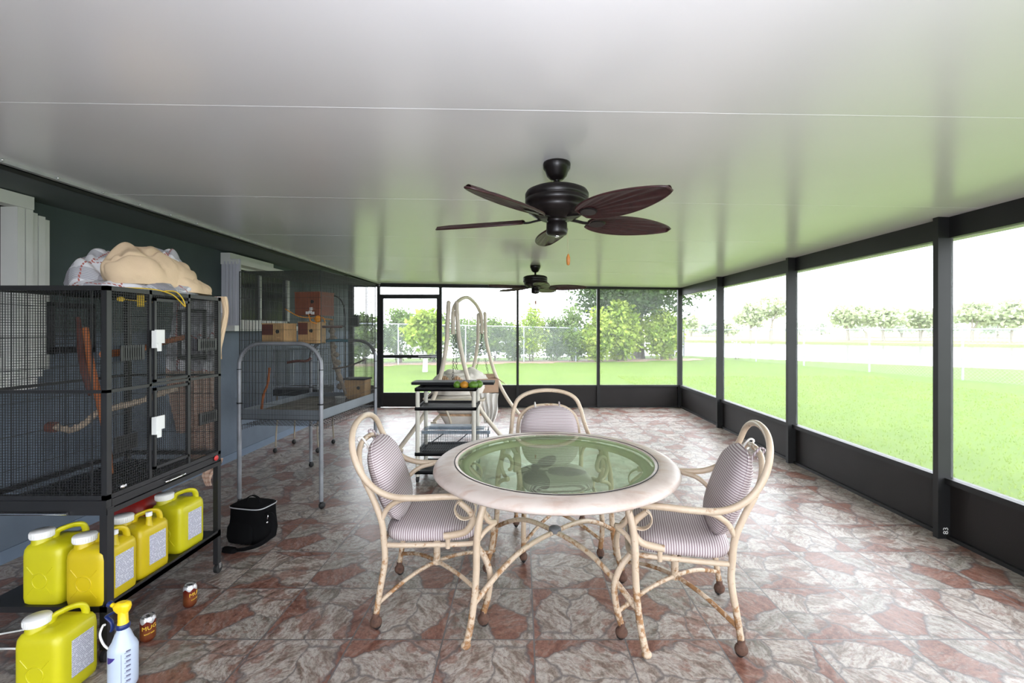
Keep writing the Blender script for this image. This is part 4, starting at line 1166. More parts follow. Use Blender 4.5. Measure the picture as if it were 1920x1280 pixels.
j2 = make_jug('deep yellow jug with a big and a small cap right behind the cage front leg', (-2.030, 2.240, .2625), R(0), yellow_d, True, JG, h=.262)
dup(j2, (-2.040, 2.462, .2625), R(-3), 'deep yellow jug on the cage shelf, next to the bright far one', JG)
m = MB(); m.loft([(-2.28, 2.76, .2625, .09, .10), (-2.28, 2.76, .27, .10, .11), (-2.28, 2.76, .50, .10, .11), (-2.28, 2.76, .56, .08, .09), (-2.28, 2.76, .575, .05, .05), (-2.28, 2.76, .60, .02, .02)], e=5, n=32)
m.tube([(-2.30, 2.70, .56), (-2.29, 2.70, .62), (-2.27, 2.80, .62), (-2.26, 2.82, .56)], .012, 8, sub=4)
one('red_container', m, red_pl, 'dark red plastic container at the back of the cage shelf behind the jugs', 'container')

# ================================================================ SPRAY BOTTLE
t = thing('spray_bottle', 'milky plastic spray bottle with yellow and blue trigger head on the floor', 'spray bottle', (-1.742, 2.02, 0), R(0))
m = MB(); m.lathe([(.001, 0), (.048, 0), (.053, .006), (.054, .03), (.054, .12), (.054, .165), (.049, .180), (.040, .195), (.030, .225), (.022, .243), (.0215, .258)], n=40, sy=.95)
obj('bottle', m, spraym, t)
m = MB(); m.lathe([(.0245, .250), (.0255, .254), (.0255, .266), (.023, .270)], n=28); obj('blue_collar', m, blue_pl, t)
m = MB(); m.lathe([(.022, .268), (.019, .275), (.018, .325), (.001, .33)], n=24)
m.loft([(-.002, 0, .318, .024, .015), (-.004, 0, .330, .033, .019), (-.004, 0, .345, .037, .020), (.0, 0, .358, .030, .018), (.0, 0, .363, .015, .012)], e=2.6, n=24)
m.bar((-.03, 0, .342), (-.052, 0, .350), .010, 10, r2=.009, smooth=True); obj('spray_head', m, yel_trig, t)
m = MB(); m.bar((-.050, 0, .349), (-.064, 0, .354), .013, 12, smooth=True); obj('nozzle', m, blue_pl, t)
m = MB(); m.tube([(-.026, 0, .325), (-.050, 0, .312), (-.072, 0, .300), (-.066, 0, .29), (-.050, 0, .275), (-.045, 0, .25), (-.050, 0, .235)], .007, 8, sub=4, flat=(.010, .005)); obj('trigger', m, blue_pl, t)
m = MB()
for k_ in range(7):
    z = .035 + k_ * .021
    a = R(-34); x, y = math.cos(a) * .0548, math.sin(a) * .0521
    M = Matrix.Translation((x, y, z)) @ Matrix.Rotation(a + PI / 2, 4, 'Z')
    m.add([M @ Vector(v) for v in ((-.010, 0, 0), (.008, 0, 0), (.008, 0, .0018), (-.010, 0, .0018), (-.012, -.0004, 0), (.008, -.0004, 0), (.008, -.0004, .0018), (-.012, -.0004, .0018))], [(4, 5, 6, 7)])
    m.add([M @ Vector(v) for v in ((-.006, -.0004, .004), (.010, -.0004, .004), (.010, -.0004, .010), (-.006, -.0004, .010))], [(0, 1, 2, 3)])
M = Matrix.Translation((math.cos(R(-58)) * .0548, math.sin(R(-58)) * .0521, .03)) @ Matrix.Rotation(R(32), 4, 'Z')
m.add([M @ Vector(v) for v in ((0, 0, 0), (.001, 0, 0), (.001, 0, .13), (0, 0, .13))], [(0, 1, 2, 3)])
obj('scale_marks', m, tick_ink, t)
m = MB()
seg = []
for i in range(13):
    a = R(-122 + i * 3.4); hh = .030 * math.sin(PI * i / 12) ** .8
    seg.append((math.cos(a) * .0549, math.sin(a) * .0522, .150)); seg.append((math.cos(a) * .0549, math.sin(a) * .0522, .150 - .026 * (1 - (i / 12) ** 2) - .002))
m.add(seg, [(2 * i, 2 * i + 2, 2 * i + 3, 2 * i + 1) for i in range(12)])
seg = []
for i in range(13):
    a = R(-122 + i * 3.8); seg.append((math.cos(a) * .0549, math.sin(a) * .0522, .022)); seg.append((math.cos(a) * .0549, math.sin(a) * .0522, .014))
m.add(seg, [(2 * i, 2 * i + 2, 2 * i + 3, 2 * i + 1) for i in range(12)])
obj('printed_emblem', m, purple_ink, t)
m = MB(); m.tube([(-.052, -.01, .160), (-.075, -.012, .185), (-.090, -.012, .225), (-.080, -.01, .262), (-.07, -.01, .268)], .0045, 8, sub=5); obj('hanging_strap', m, white_pl, t)

# ================================================================ SODA CANS
def make_can(label, loc, rz, group):
    t = thing('soda_can', label, 'can', loc, rz, group)
    m = MB(); m.lathe([(.024, 0), (.026, .003), (.0325, .012), (.0330, .018), (.0330, .100), (.0320, .106), (.0275, .117)], n=36); obj('can_body', m, canm, t)
    m = MB(); m.lathe([(.0275, .116), (.0282, .121), (.0268, .122), (.0255, .1165), (.001, .1165)], n=36)
    m.loft([(.004, 0, .1165, .012, .008), (.004, 0, .1185, .012, .008)], e=2, n=16); m.loft([(-.012, 0, .1166, .009, .007), (-.012, 0, .1171, .009, .007)], e=2, n=16)
    obj('can_lid', m, cansilver, t)
    vs, fs = text_mesh('MUG', .026, .0006)
    out = []
    for x, y, z in vs:
        a = x * 1.15 / .0331; r = .0333 + z
        out.append((r * math.cos(a), r * math.sin(a), .072 + y * 1.05 + x * .10))
    m = MB().add(out, fs); obj('gold_lettering', m, gold_ink, t)
    vs, fs = text_mesh('ROOT BEER', .0085, .0005)
    out = [((.0333 + z) * math.cos(x / .0331), (.0333 + z) * math.sin(x / .0331), .044 + y + x * .10) for x, y, z in vs]
    m = MB().add(out, fs); obj('small_lettering', m, gold_ink, t)
    return t
c1 = make_can('brown and red root beer can nearer to us beside the spray bottle', (-1.872, 2.315, 0), R(-40), 'soda cans on the floor')
dup(c1, (-1.866, 2.60, 0), R(-5), 'root beer can standing farther back on the tiles below the jugs', 'soda cans on the floor')

# white cords on the floor at the left edge
m = MB(); m.tube([(-2.95, 2.30, .006), (-2.70, 2.33, .006), (-2.45, 2.42, .006), (-2.25, 2.40, .006), (-2.12, 2.25, .006), (-2.0, 2.16, .006)], .005, 6, sub=6)
one('power_cable', m, white_pl, 'upper white cord on the floor running behind the front jug', 'cord')
m = MB(); m.tube([(-2.9, 2.14, .006), (-2.6, 2.23, .006), (-2.35, 2.235, .006), (-2.15, 2.20, .006), (-2.05, 2.15, .006)], .005, 6, sub=6)
one('power_cable', m, white_pl, 'lower white cord on the floor running behind the front jug', 'cord')

# ================================================================ LUNCH BAG
t = thing('lunch_bag', 'black soft lunch bag with silver piping and shoulder strap on the floor', 'bag', (-1.985, 3.42, 0), R(-12))
m = MB()
m.loft([(0, 0, .004, .12, .085), (0, 0, .012, .140, .10), (0, 0, .08, .150, .108), (0, 0, .18, .140, .10), (0, 0, .255, .138, .098)], e=4.5, n=40)
m.loft([(-.02, -.092, .02, .10, .03), (-.02, -.096, .06, .11, .035), (-.02, -.092, .12, .11, .03), (-.02, -.085, .17, .09, .012)], e=3, n=32)
b_ = obj('bag_body', m, fabric_black, t)
m = MB(); m.loft([(0, 0, .255, .142, .101), (0, 0, .268, .142, .101), (0, 0, .276, .125, .085)], e=4.5, n=40); ld = obj('lid', m, fabric_black, t)
m = MB(); m.tube([(.1425 * math.copysign(abs(math.cos(a)) ** (2 / 4.5), math.cos(a)), .1015 * math.copysign(abs(math.sin(a)) ** (2 / 4.5), math.sin(a)), .262) for a in [(k_ + .5) * PI / 20 for k_ in range(40)]], .0042, 6, closed=True, sub=1, spline=False); obj('piping', m, silver_piping, ld)
m = MB(); m.tube([(-.06, 0, .272), (-.05, 0, .305), (0, 0, .325), (.05, 0, .305), (.06, 0, .272)], .006, 8, sub=5, flat=(.012, .004)); obj('carry_handle', m, fabric_black, t)
m = MB(); m.tube([(.138, -.03, .215), (.18, -.045, .225), (.225, -.06, .18), (.235, -.09, .10), (.18, -.135, .045), (.10, -.175, .022), (.03, -.20, .016)], .01, 8, sub=5, flat=(.019, .003)); obj('shoulder_strap', m, fabric_black, t)
m = MB(); m.loft([(-.01, -.205, .004, .055, .024), (-.01, -.205, .032, .050, .02)], e=3, n=20); obj('strap_pad', m, fabric_black, t)
m = MB(); m.tube([(.142, -.02, .21), (.160, -.035, .215), (.158, -.045, .19), (.145, -.03, .175)], .004, 6, closed=True, sub=3); m.ball((.150, -.04, .155), .008); obj('metal_clip', m, chrome, t)

# ================================================================ TALL WIRE CAGE ON GREY TUBE STAND
CA = R(-5.33)
t = thing('wire_cage', 'tall dark wire bird cage in a grey tubular frame with casters', 'bird cage', (-2.0525, 4.595, 0), CA)
HX, HY = .376, .573
for s in (-1, 1):
    y = s * HY
    m = MB(); c_ = .20
    pts = [(-HX, y, .07), (-HX, y, .5), (-HX, y, 1.0), (-HX, y, 1.43 - c_)]
    for k_ in range(1, 6):
        a = PI - k_ * PI / 10; pts.append((-HX + c_ + c_ * math.cos(a), y, 1.43 - c_ + c_ * math.sin(a)))
    pts += [(0, y, 1.43)]
    pts += [(-p_[0], p_[1], p_[2]) for p_ in reversed(pts[:-1])]
    m.tube(pts, .0175, 12, sub=3); obj('tubular_arch', m, greytube, t)
    for sx in (-1, 1):
        m = MB(); m.ball((sx * HX, y + .012, .033), .032, sx=.8); m2 = MB(); m2.bar((sx * HX, y, .05), (sx * HX, y, .085), .014, 8); 
        cc_ = obj('caster', m, rubber, t); obj('caster_stem', m2, black, cc_)
        m = MB(); m.bar((sx * HX, y, .90), (sx * HX, y, .912), .021, 12); m.bar((sx * HX, y, 1.20), (sx * HX, y, 1.207), .020, 12); m.bar((sx * HX, y, .905), (sx * (HX - .03), y, .905), .006, 6); obj('clip', m, rubber, t)
m = MB(); a, b = HX - .018, HY - .018
for (x0, x1, y0, y1) in ((-a, a, -b - .006, -b), (-a, a, b, b + .006), (-a - .006, -a, -b, b), (a, a + .006, -b, b)): m.box(x0, x1, y0, y1, .762, .852)
m.box(-a, a, -b, b, .762, .768)
tr = obj('tray', m, trayg, t)
m = MB(); m.box(-a, a, -b, b, .800, .806); obj('tray_liner', m, traytop, tr)
m = MB(); m.wires((-HX + .02, -HY, .715), (2 * HX - .04, 0, 0), (0, 2 * HY, 0), 18, 26, .0022)
m.wires((HX - .02, -HY, .67), (0, 2 * HY, 0), (0, 0, .05), 40, 2, .0018); m.wires((-HX + .02, -HY, .67), (0, 2 * HY, 0), (0, 0, .05), 40, 2, .0018)
obj('wire_under_shelf', m, wire_black, t)
m = MB(); zt = 2.06; zb = .762; h_ = zt - zb; wr = .0017
def face(o, u, n_, nh): m.wires(o, u, (0, 0, h_), n_, 0, wr); m.wires(o, u, (0, 0, h_), 0, nh, .0016)
m = MB(); m.wires((-HX, -HY, zb), (2 * HX, 0, 0), (0, 0, h_), 52, 0, wr); m.wires((-HX, -HY, zb), (2 * HX, 0, 0), (0, 0, h_), 0, 14, .0015); obj('near_wire_panel', m, wire_black, t)
m = MB(); m.wires((-HX, HY, zb), (2 * HX, 0, 0), (0, 0, h_), 52, 0, wr); m.wires((-HX, HY, zb), (2 * HX, 0, 0), (0, 0, h_), 0, 14, .0015); obj('far_wire_panel', m, wire_black, t)
for sx, nm in ((-1, 'wall_side_wire_panel'), (1, 'room_side_wire_panel')):
    zz = zb if sx < 0 else .855
    m = MB(); m.wires((sx * HX, -HY, zz), (0, 2 * HY, 0), (0, 0, zt - zz), 80, 0, wr); m.wires((sx * HX, -HY, zz), (0, 2 * HY, 0), (0, 0, zt - zz), 0, 14, .0015); obj(nm, m, wire_black, t)
m = MB(); m.wires((-HX, -HY, zt), (2 * HX, 0, 0), (0, 2 * HY, 0), 52, 16, .0016); obj('wire_roof', m, wire_black, t)
m = MB()
for z in (zt, zb + .005):
    for (a_, b_) in (((-HX, -HY), (HX, -HY)), ((HX, -HY), (HX, HY)), ((HX, HY), (-HX, HY)), ((-HX, HY), (-HX, -HY))): m.bar((*a_, z), (*b_, z), .003, 6)
for x in (-HX, HX):
    for y in (-HY, HY): m.bar((x, y, zb), (x, y, zt), .0026, 6)
obj('edge_wires', m, wire_black, t)
m = MB(); m.box(-.37, -.10, -.33, -.07, 1.415, 1.427); m.box(-.20, .10, -.07, .12, 1.41, 1.416); obj('inner_shelf', m, wire_black, t)
WT = t
def CW(x, y, z): return tuple(Matrix.Translation((-2.0525, 4.595, 0)) @ Matrix.Rotation(CA, 4, 'Z') @ Vector((x, y, z)))
def inside(name, label, cat, x, y, z, rz=0, group=None):
    p_ = CW(x, y, z); return thing(name, label, cat, p_, CA + rz, group)
def nest(label, x, y, z, w, d, h, body, panel, rz=0, split=.5):
    t = inside('nest_box', label, 'nest box', x, y, z, rz, 'wooden nest boxes in the tall wire cage')
    m = MB(); m.box(-w / 2, w / 2, -d / 2, d / 2, 0, h); m.box(-w / 2 - .004, w / 2 + .004, -d / 2 - .006, d / 2 + .006, h, h + .008); m.bar((w * .3, -d / 2 - .05, h * .28), (w * .3, -d / 2, h * .28), .006, 8)
    obj('box_body', m, body, t)
    m = MB(); m.box(-w / 2, -w / 2 + w * split, -d / 2 - .005, -d / 2, h * .42, h * .98); obj('sliding_panel', m, panel, t)
    m = MB(); m.bar((w * .2, -d / 2 - .003, h * .6), (w * .2, -d / 2 + .002, h * .6), .018, 16); obj('entry_hole', m, rubber, t)
    m = MB(); m.box(-w / 2, w / 2, -d / 2 - .004, -d / 2, 0, h * .10); obj('base_strip', m, body, t)
    return t
nest('pale wooden nest box with brown panel, nearer to the window on the cage shelf', -.245, -.20, 1.428, .215, .20, .175, nest_light, nest_dark)
nest('pale wooden nest box with brown panel, behind and right of the other pale one', -.055, .04, 1.417, .19, .17, .205, nest_light, nest_dark)
nest('large reddish brown nest box hung high in the tall wire cage', -.035, .05, 1.69, .28, .22, .225, nest_red, nest_red, R(-8), .6)
n4 = nest('small orange brown nest box with black lid in the far corner of the cage tray', .225, .46, .807, .22, .16, .20, nest_light, nest_light, 0, .3)
m = MB(); m.box(-.13, .12, -.10, .09, .205, .222); obj('black_lid', m, cart_tray, n4)
m = MB(); o_ = CW(-.19, -.20, 1.75); o2_ = CW(.02, -.10, 1.665); o3_ = CW(.21, -.05, 1.65)
m.tube([o_, (o_[0] * .5 + o2_[0] * .5, o_[1] * .5 + o2_[1] * .5, 1.68), o2_, o3_], .005, 6, sub=3)
m.ball((o2_[0] + .06, o2_[1], 1.655), .035, n=10, m=6); m.tube([(o2_[0] - .03, o2_[1], 1.70), (o2_[0], o2_[1] - .02, 1.63), (o2_[0] + .05, o2_[1], 1.61)], .006, 6, sub=3); m.tube([(o2_[0] + .06, o2_[1], 1.66), (o2_[0] + .11, o2_[1], 1.67), (o2_[0] + .13, o2_[1], 1.62)], .006, 6, sub=3)
one('hanging_toy', m, orange_pl, 'orange cord and plastic toy hung across the tall wire cage', 'toy')
m = MB(); q_ = CW(-.02, -.14, 1.70)
for dx, dz in ((0, 0), (.03, .008), (.055, -.002), (.04, .04)): m.box(q_[0] + dx, q_[0] + dx + .022, q_[1], q_[1] + .02, q_[2] + dz, q_[2] + dz + .026)
m.box(q_[0], q_[0] + .075, q_[1] + .006, q_[1] + .012, q_[2] + .006, q_[2] + .014)
one('white_block_toy', m, white_pl, 'small white block toy above the orange toy in the tall wire cage', 'toy')
m = MB(); m.tube([CW(-.05, .42, 1.66), CW(-.03, .40, 1.4), CW(.0, .38, 1.2), CW(.07, .36, 1.05), CW(.14, .36, .86)], [.02, .028, .022, .026, .015], 8, sub=4)
for k_ in range(9): m.ball(CW(-.05 + k_ * .014, .40, 1.62 - k_ * .085), .03 + .008 * (k_ % 3), n=8, m=5, sz=.8)
one('rope_toy', m, rope_m, 'long grubby knotted rope toy hanging in the tall wire cage', 'toy')
m = MB(); m.tube([CW(.02, -.5, 1.26), CW(.10, -.48, 1.272), CW(.18, -.47, 1.272), CW(.22, -.46, 1.30)], .012, 8, sub=3)
one('wooden_perch', m, dark_wood, 'red brown perch near the front of the tall wire cage', 'perch', 'perches in the tall wire cage')
m = MB(); m.tube([CW(.02, .30, 1.14), CW(.15, .32, 1.155), CW(.28, .33, 1.20), CW(.36, .34, 1.235)], .009, 8, sub=3)
one('wooden_perch', m, bark, 'thin dark branch perch rising to the right rear of the tall wire cage', 'perch', 'perches in the tall wire cage')
m = MB(); m.tube([CW(-.24, -.36, 1.20), CW(-.27, -.34, 1.05), CW(-.31, -.34, .95), CW(-.33, -.34, .815)], .011, 8, sub=3)
one('wooden_perch', m, orange_wood, 'slanted orange brown perch at the left inside the tall wire cage', 'perch', 'perches in the tall wire cage')
m = MB(); m.bar(CW(-.02, .05, 1.60 - .02), CW(.22, .12, 1.58), .014, 8)
one('wooden_perch', m, dark_wood, 'short dark red perch under the big nest box', 'perch', 'perches in the tall wire cage')
t = inside('water_bowl', 'pale plastic bowl on the tray of the tall wire cage', 'bowl', .20, .12, .807)
m = MB(); m.lathe([(.040, 0), (.052, .06), (.058, .062), (.056, .066), (.048, .064), (.038, .008), (.001, .008)], n=24); obj('bowl', m, water_bowl, t)
m = MB(); m.tube([CW(.10, .02, 1.437), CW(.2, .04, 1.445), CW(.30, .08, 1.437)], .014, 8, sub=3); one('teal_perch', m, teal_pl, 'teal plastic perch lying beside the pale nest boxes', 'perch')
# small feeder basket hung on the far right corner
m = MB(); q_ = CW(.24, .50, 1.60)
for i in range(7): m.bar((q_[0] + i * .022, q_[1], q_[2]), (q_[0] + i * .022, q_[1], q_[2] + .12), .0015, 4); m.bar((q_[0] + i * .022, q_[1] - .1, q_[2]), (q_[0] + i * .022, q_[1] - .1, q_[2] + .12), .0015, 4)
for z in (0, .03, .06, .09, .12):
    m.bar((q_[0], q_[1], q_[2] + z), (q_[0] + .132, q_[1], q_[2] + z), .0015, 4); m.bar((q_[0], q_[1] - .1, q_[2] + z), (q_[0] + .132, q_[1] - .1, q_[2] + z), .0015, 4)
m.box(q_[0] - .002, q_[0] + .135, q_[1] - .102, q_[1] + .002, q_[2] - .006, q_[2]); m.box(q_[0] - .10, q_[0] - .01, q_[1] - .06, q_[1] - .01, q_[2] - .02, q_[2] + .11)
one('wire_feeder', m, wire_black, 'small wire feeder basket with dark box at the upper right of the tall cage', 'feeder')

# play stand standing on the tray inside the tall cage
m = MB(); m.tube([(-2.08, 5.0, 1.86), (-2.07, 5.0, 1.905), (-2.02, 5.0, 1.915), (-1.955, 5.0, 1.87), (-1.92, 5.0, 1.78), (-1.91, 5.0, 1.6), (-1.91, 5.0, 1.2), (-1.91, 5.0, .808)], .009, 8, sub=4)
m.bar((-1.91, 5.0, .808), (-1.91, 5.0, .818), .06, 20); m.bar((-2.14, 5.0, 1.585), (-1.91, 5.0, 1.590), .012, 8)
one('hook_stand', m, black, 'dark curved hook stand with perch bar in the rear of the tall wire cage', 'stand')
# small cage on thin beige legs behind
t = thing('small_bird_cage', 'small fine-mesh bird cage on thin bent beige legs, behind the tall cage by the wall', 'bird cage', (-2.84, 6.05, 0))
x0, x1, y0, y1 = -3.12, -2.56, 5.80, 6.30
m = MB(); m.box(x0, x1, y0, y1, .72, .80); W('base', m, cart_tray, t)
m = MB()
for a_, b_, u, n_ in (((x0, y0), None, (x1 - x0, 0, 0), 28), ((x0, y1), None, (x1 - x0, 0, 0), 28), ((x0, y0), None, (0, y1 - y0, 0), 25), ((x1, y0), None, (0, y1 - y0, 0), 25)):
    m.wires((a_[0], a_[1], .80), u, (0, 0, .50), n_, 22, .0012)
m.wires((x0, y0, 1.30), (x1 - x0, 0, 0), (0, y1 - y0, 0), 26, 12, .0012)
W('mesh', m, wire_grey, t)
m = MB()
for x in (x0, x1 - .012):
    for y in (y0, y1 - .012): m.box(x, x + .014, y, y + .014, .8, 1.31)
m.box(x0, x1, y0 - .004, y0 + .01, 1.295, 1.31); m.box(x0, x1, y0 - .02, y0, .83, .845)
W('cage_frame', m, galv, t)
for x, y, dx in ((x0 + .04, y0 + .02, -.04), (x1 - .02, y0 + .02, .03), (x0 + .04, y1 - .02, -.02), (x1 - .02, y1 - .02, .05)):
    m = MB(); m.tube([(x, y, .72), (x + .012, y, .5), (x + dx * .2, y, .3), (x + dx * .5, y, .075)], .010, 8, sub=4); lg = W('leg', m, beige_leg, t)
    m = MB(); m.ball((x + dx * .5 - .005, y, .032), .031, sx=.8); W('caster', m, rubber, lg)

# ================================================================ UTILITY CART
X0, X1, Y0, Y1 = -1.085, -.465, 4.68, 5.14
t = thing('utility_cart', 'black plastic utility cart with bone white posts behind the left chair', 'cart', ((X0 + X1) / 2, (Y0 + Y1) / 2, 0))
for z in (.93, .735, .275, .09):
    m = MB(); m.box(X0, X1, Y0, Y1, z, z + .012)
    for (a_, b_, c_, d_) in ((X0, X1, Y0, Y0 + .012), (X0, X1, Y1 - .012, Y1), (X0, X0 + .012, Y0, Y1), (X1 - .012, X1, Y0, Y1)): m.box(a_, b_, c_, d_, z - .003, z + .030)
    for i in range(7): m.box(X0 + .05, X1 - .05, Y0 + .05 + i * .055, Y0 + .07 + i * .055, z + .012, z + .014)
    W('tray_shelf', m, cart_tray, t)
for x in (X0 + .024, X1 - .024):
    for y in (Y0 + .026, Y1 - .026):
        m = MB(); m.bar((x, y, .06), (x, y, .935), .0215, 16, smooth=True); po = W('post', m, cart_post, t)
        m = MB(); m.bar((x - .012, y, .034), (x + .012, y, .034), .033, 14, smooth=True); W('caster', m, rubber, po)
m = MB(); m.box(-1.18, -.30, 4.93, 5.16, .962, .990)
one('black_board', m, cart_tray, 'long black board lying across the rear of the cart top', 'board')
def fruit(x, y, z, r, mat, lab, sx=1, sz=1, patch=False):
    t = thing('fruit', lab, 'fruit', (x, y, z), 0, 'fruit on the cart')
    m = MB(); m.lathe([(.001, -r * sz), (r * .5 * sx, -r * .87 * sz), (r * .9 * sx, -r * .4 * sz), (r * sx, 0), (r * .88 * sx, r * .45 * sz), (r * .45 * sx, r * .86 * sz), (.001, r * .96 * sz)], (0, 0, r * sz), n=18); obj('flesh', m, mat, t)
    m = MB(); m.bar((0, 0, 1.94 * r * sz), (.004, 0, 2.15 * r * sz), .003, 5); obj('stem', m, bark, t)
fruit(-.665, 4.755, .945, .040, green_fruit, 'green fruit half hidden at the left of the fruit row on the cart')
fruit(-.590, 4.745, .945, .042, orange_fruit, 'orange brown ripe fruit on the cart top', 1.1, .95)
fruit(-.500, 4.745, .945, .045, green_fruit, 'large green fruit right of the orange one on the cart', 1.15, .9)
fruit(-.425 - .02, 4.80, .945, .042, green_fruit, 'rightmost green fruit at the corner of the cart top')
# live trap
t = thing('wire_trap', 'wire live trap with grey sheet metal top on the lower cart shelf', 'animal trap', (-.76, 4.95, .288))
a0, a1, b0, b1, z0, z1 = -1.05, -.36, 4.80, 5.06, .29, .50
m = MB()
for y in (b0, b1): m.wires((a0, y, z0), (a1 - a0, 0, 0), (0, 0, z1 - z0), 28, 8, .0014)
for x in (a0, a1): m.wires((x, b0, z0), (0, b1 - b0, 0), (0, 0, z1 - z0), 10, 8, .0014)
m.wires((a0, b0, z0), (a1 - a0, 0, 0), (0, b1 - b0, 0), 28, 10, .0014); W('wire_body', m, wire_grey, t)
m = MB(); m.box(a0 + .03, a1 - .04, b0 + .06, b1 - .08, z1, z1 + .012); m.box(a0 + .01, a1 + .03, b0, b0 + .02, z1 - .03, z1); m.box(a0 + .07, a1 - .14, b0 + .08, b1 - .05, z1 + .012, z1 + .03); W('metal_top', m, trap_m, t)
m = MB(); m.bar((a0 + .02, b0 + .04, z0 + .02), (a0 + .24, b0 + .04, z1 - .03), .006, 6); m.bar((a0 + .24, b0 + .04, z1 - .03), (a0 + .44, b0 + .04, z1 - .03), .004, 6); m.bar((a1 - .20, b0 + .04, z1 - .03), (a1 - .32, b0 + .06, z0 + .08), .005, 6); W('trap_door', m, black, t)

# ================================================================ SWING ON CURVED FRAME
t = thing('swing_stand', 'cream curved tube swing stand with hanging padded seat, behind the cart', 'swing', (-.8, 6.85, 0))
legs = [[(-.951, 6.0, 1.90), (-.965, 6.0, 1.60), (-.975, 6.0, 1.38), (-1.03, 5.99, 1.05), (-1.12, 5.97, .72), (-1.26, 5.95, .45), (-1.574, 5.92, .02)],
        [(-.845, 6.0, 1.90), (-.83, 6.0, 1.60), (-.806, 6.0, 1.38), (-.737, 6.0, 1.05), (-.64, 6.01, .72), (-.50, 6.03, .45), (-.16, 6.08, .02)],
        [(-.724, 7.70, 1.80), (-.730, 7.7, 1.55), (-.735, 7.7, 1.35), (-.80, 7.7, .95), (-.93, 7.71, .65), (-1.10, 7.71, .40), (-1.47, 7.72, .02)],
        [(-.617, 7.70, 1.82), (-.605, 7.7, 1.55), (-.59, 7.7, 1.35), (-.49, 7.7, .95), (-.36, 7.7, .62), (-.19, 7.7, .33), (.06, 7.72, .02)]]
for L in legs:
    m = MB(); m.tube(L, .0285, 12, sub=5); m.ball(L[0], .030); lg = W('leg', m, swing_m, t)
    m = MB(); m.box(L[-1][0] - .045, L[-1][0] + .045, L[-1][1] - .04, L[-1][1] + .04, 0, .022); W('foot', m, swing_m, lg)
m = MB(); m.tube([(-.893, 6.0, 1.49), (-.893, 6.0, 1.72), (-.888, 6.04, 1.83), (-.87, 6.22, 1.92), (-.83, 6.60, 2.005), (-.79, 6.95, 2.025), (-.74, 7.35, 1.965), (-.70, 7.60, 1.87), (-.672, 7.69, 1.76), (-.668, 7.70, 1.48)], .027, 12, sub=5)
W('top_arch', m, swing_m, t)
for y, xs in ((6.0, (-.955, -.84)), (7.70, (-.73, -.61))):
    for z in (1.80 if y < 7 else 1.72, 1.58 if y < 7 else 1.52):
        m = MB(); m.bar((xs[0] - .035, y, z), (xs[1] + .035, y, z), .007, 8); W('bolt', m, chrome, t)
def chain(m, a, b, r=.011, step=.034):
    a = Vector(a); b = Vector(b); n_ = max(2, int((b - a).length / step)); d = (b - a).normalized()
    for i in range(n_):
        p_ = a.lerp(b, (i + .5) / n_); s_ = Vector((1, 0, 0)) if i % 2 else Vector((0, 1, 0))
        s_ = (s_ - d * s_.dot(d)).normalized() * r
        h_ = d * step * .62
        m.tube([p_ + h_, p_ + h_ * .5 + s_, p_ - h_ * .5 + s_, p_ - h_, p_ - h_ * .5 - s_, p_ + h_ * .5 - s_], .0032, 4, closed=True, spline=False)
for (pts, dbl) in (([(-.873, 6.02, 1.50), (-.86, 6.05, 1.30), (-.86, 6.08, 1.02)], 1), ([(-.89, 6.02, 1.50), (-.92, 6.2, 1.0), (-.96, 6.35, .80)], 0), ([(-.672, 7.70, 1.50), (-.69, 7.6, 1.15), (-.74, 7.3, .85)], 1), ([(-.668, 7.70, 1.32), (-.60, 7.6, 1.05), (-.50, 7.3, .72)], 0)):
    m = MB()
    for i in range(2):
        chain(m, pts[i], pts[i + 1], .012)
        if dbl and i == 0:
            chain(m, (pts[i][0] + .018, pts[i][1], pts[i][2]), (pts[i + 1][0] + .012, pts[i + 1][1], pts[i + 1][2]), .012); chain(m, (pts[i][0] + .008, pts[i][1] - .018, pts[i][2]), (pts[i + 1][0], pts[i + 1][1] - .012, pts[i + 1][2]), .012)
    W('chain', m, chain_m, t)
m = MB()
m.tube([(-1.25, 6.25, .60), (-.60, 6.25, .60), (-.52, 6.35, .60), (-.52, 7.3, .60), (-.60, 7.4, .60), (-1.25, 7.4, .60), (-1.32, 7.3, .62), (-1.32, 6.35, .62)], .018, 8, closed=True, sub=3)
m.tube([(-1.10, 6.25, .60), (-1.00, 6.27, .40), (-.95, 6.3, .22)], .015, 8, sub=3); m.tube([(-.60, 6.25, .60), (-.66, 6.27, .40), (-.70, 6.3, .22)], .015, 8, sub=3)
W('seat_frame', m, swing_m, t)
m = MB(); m.loft([(-.83, 6.75, .16, .20, .34), (-.83, 6.75, .18, .22, .36), (-.84, 6.75, .36, .30, .46), (-.86, 6.78, .40, .31, .47)], e=6, n=36); sb = W('seat_shell', m, cushion_w, t)
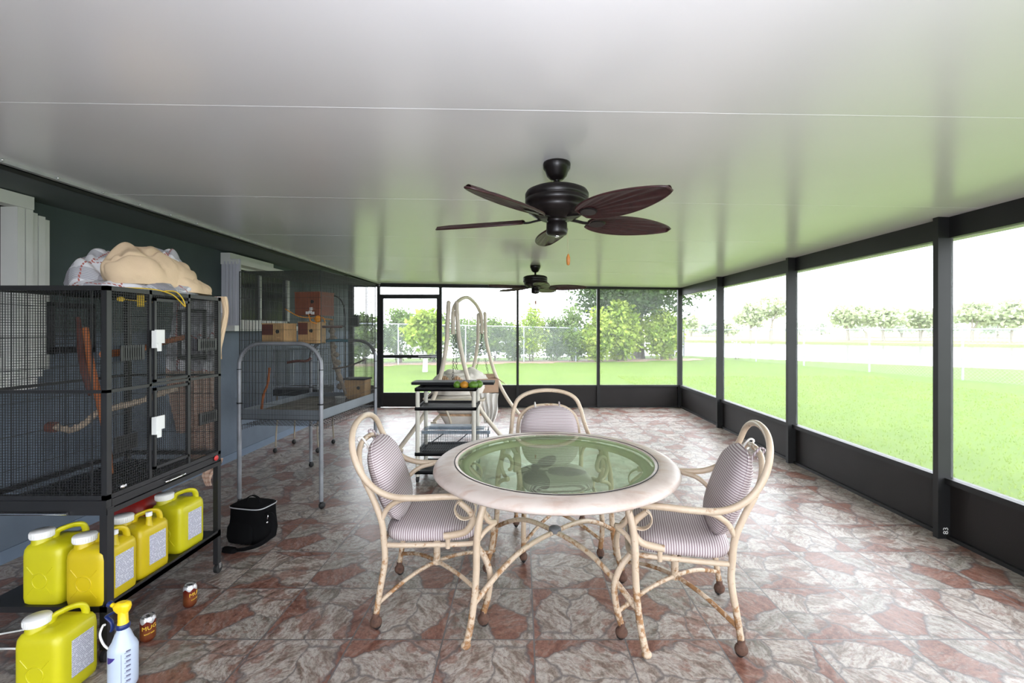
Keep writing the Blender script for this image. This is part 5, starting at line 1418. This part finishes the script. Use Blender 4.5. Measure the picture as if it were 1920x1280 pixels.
m = MB(); m.loft([(-.88, 6.8, .40, .32, .48), (-.88, 6.8, .44, .34, .52), (-.88, 6.8, .56, .37, .54), (-.88, 6.8, .62, .33, .50), (-.88, 6.8, .645, .2, .3)], e=4, n=36); W('seat_pad', m, cushion_w, t)
m = MB(); m.loft([(-.84, 6.77, .372, .315, .475), (-.84, 6.77, .40, .318, .478)], e=6, n=36); W('frilled_edge', m, peach_frill, t)
m = blob(.33, -1.34, -.50, 6.35, 7.25, .648, nx=72, ny=40, seed=12, fold=.03, fs=3.2, lean=.15)
one('white_quilt', m, cushion_w, 'bulging off-white quilted cushion piled on the swing seat', 'cushion')
m = MB()
for k_ in range(12):
    a = -1.12 + k_ * .028; m.tube([(a, 6.36, .72 + .02 * (k_ % 3)), (a + .02, 6.31, .80 + .05 * math.sin(k_ * .6)), (a + .01, 6.36, .88 + .03 * math.sin(k_))], .016, 6, sub=3)
one('peach_ruffle', m, peach_frill, 'peach ruffled trim on the quilted cushion of the swing', 'ruffle')
m = curtain(-.62, -.30, 6.40, .67, .26, .035, 4, 4.4, taper=.55, nx=60, nz=30, th=.008)
one('white_drape', m, drape_w, 'white gathered cloth hanging off the right end of the swing seat', 'cloth')
t = thing('cardboard_box', 'open brown cardboard box on the right end of the swing seat', 'box', (-.52, 6.72, .65), R(14))
m = MB(); 
for (a_, b_, c_, d_) in ((-.16, .16, -.13, -.126), (-.16, .16, .126, .13), (-.16, -.156, -.13, .13), (.156, .16, -.13, .13)): m.box(a_, b_, c_, d_, 0, .20)
m.box(-.16, .16, -.13, .13, 0, .005); obj('box_body', m, cardboard, t)
m = MB(); m.hexa([(.16, -.13, .195), (.16, -.13, .199), (.16, .13, .195), (.16, .13, .199), (.27, -.12, .11), (.27, -.12, .114), (.27, .12, .11), (.27, .12, .114)]); obj('flap', m, pinkpaper, t)
m = MB(); m.hexa([(-.16, .13, .20), (-.16, .13, .204), (.16, .13, .20), (.16, .13, .204), (-.15, .22, .235), (-.15, .22, .239), (.15, .22, .235), (.15, .22, .239)]); obj('flap', m, cardboard, t)
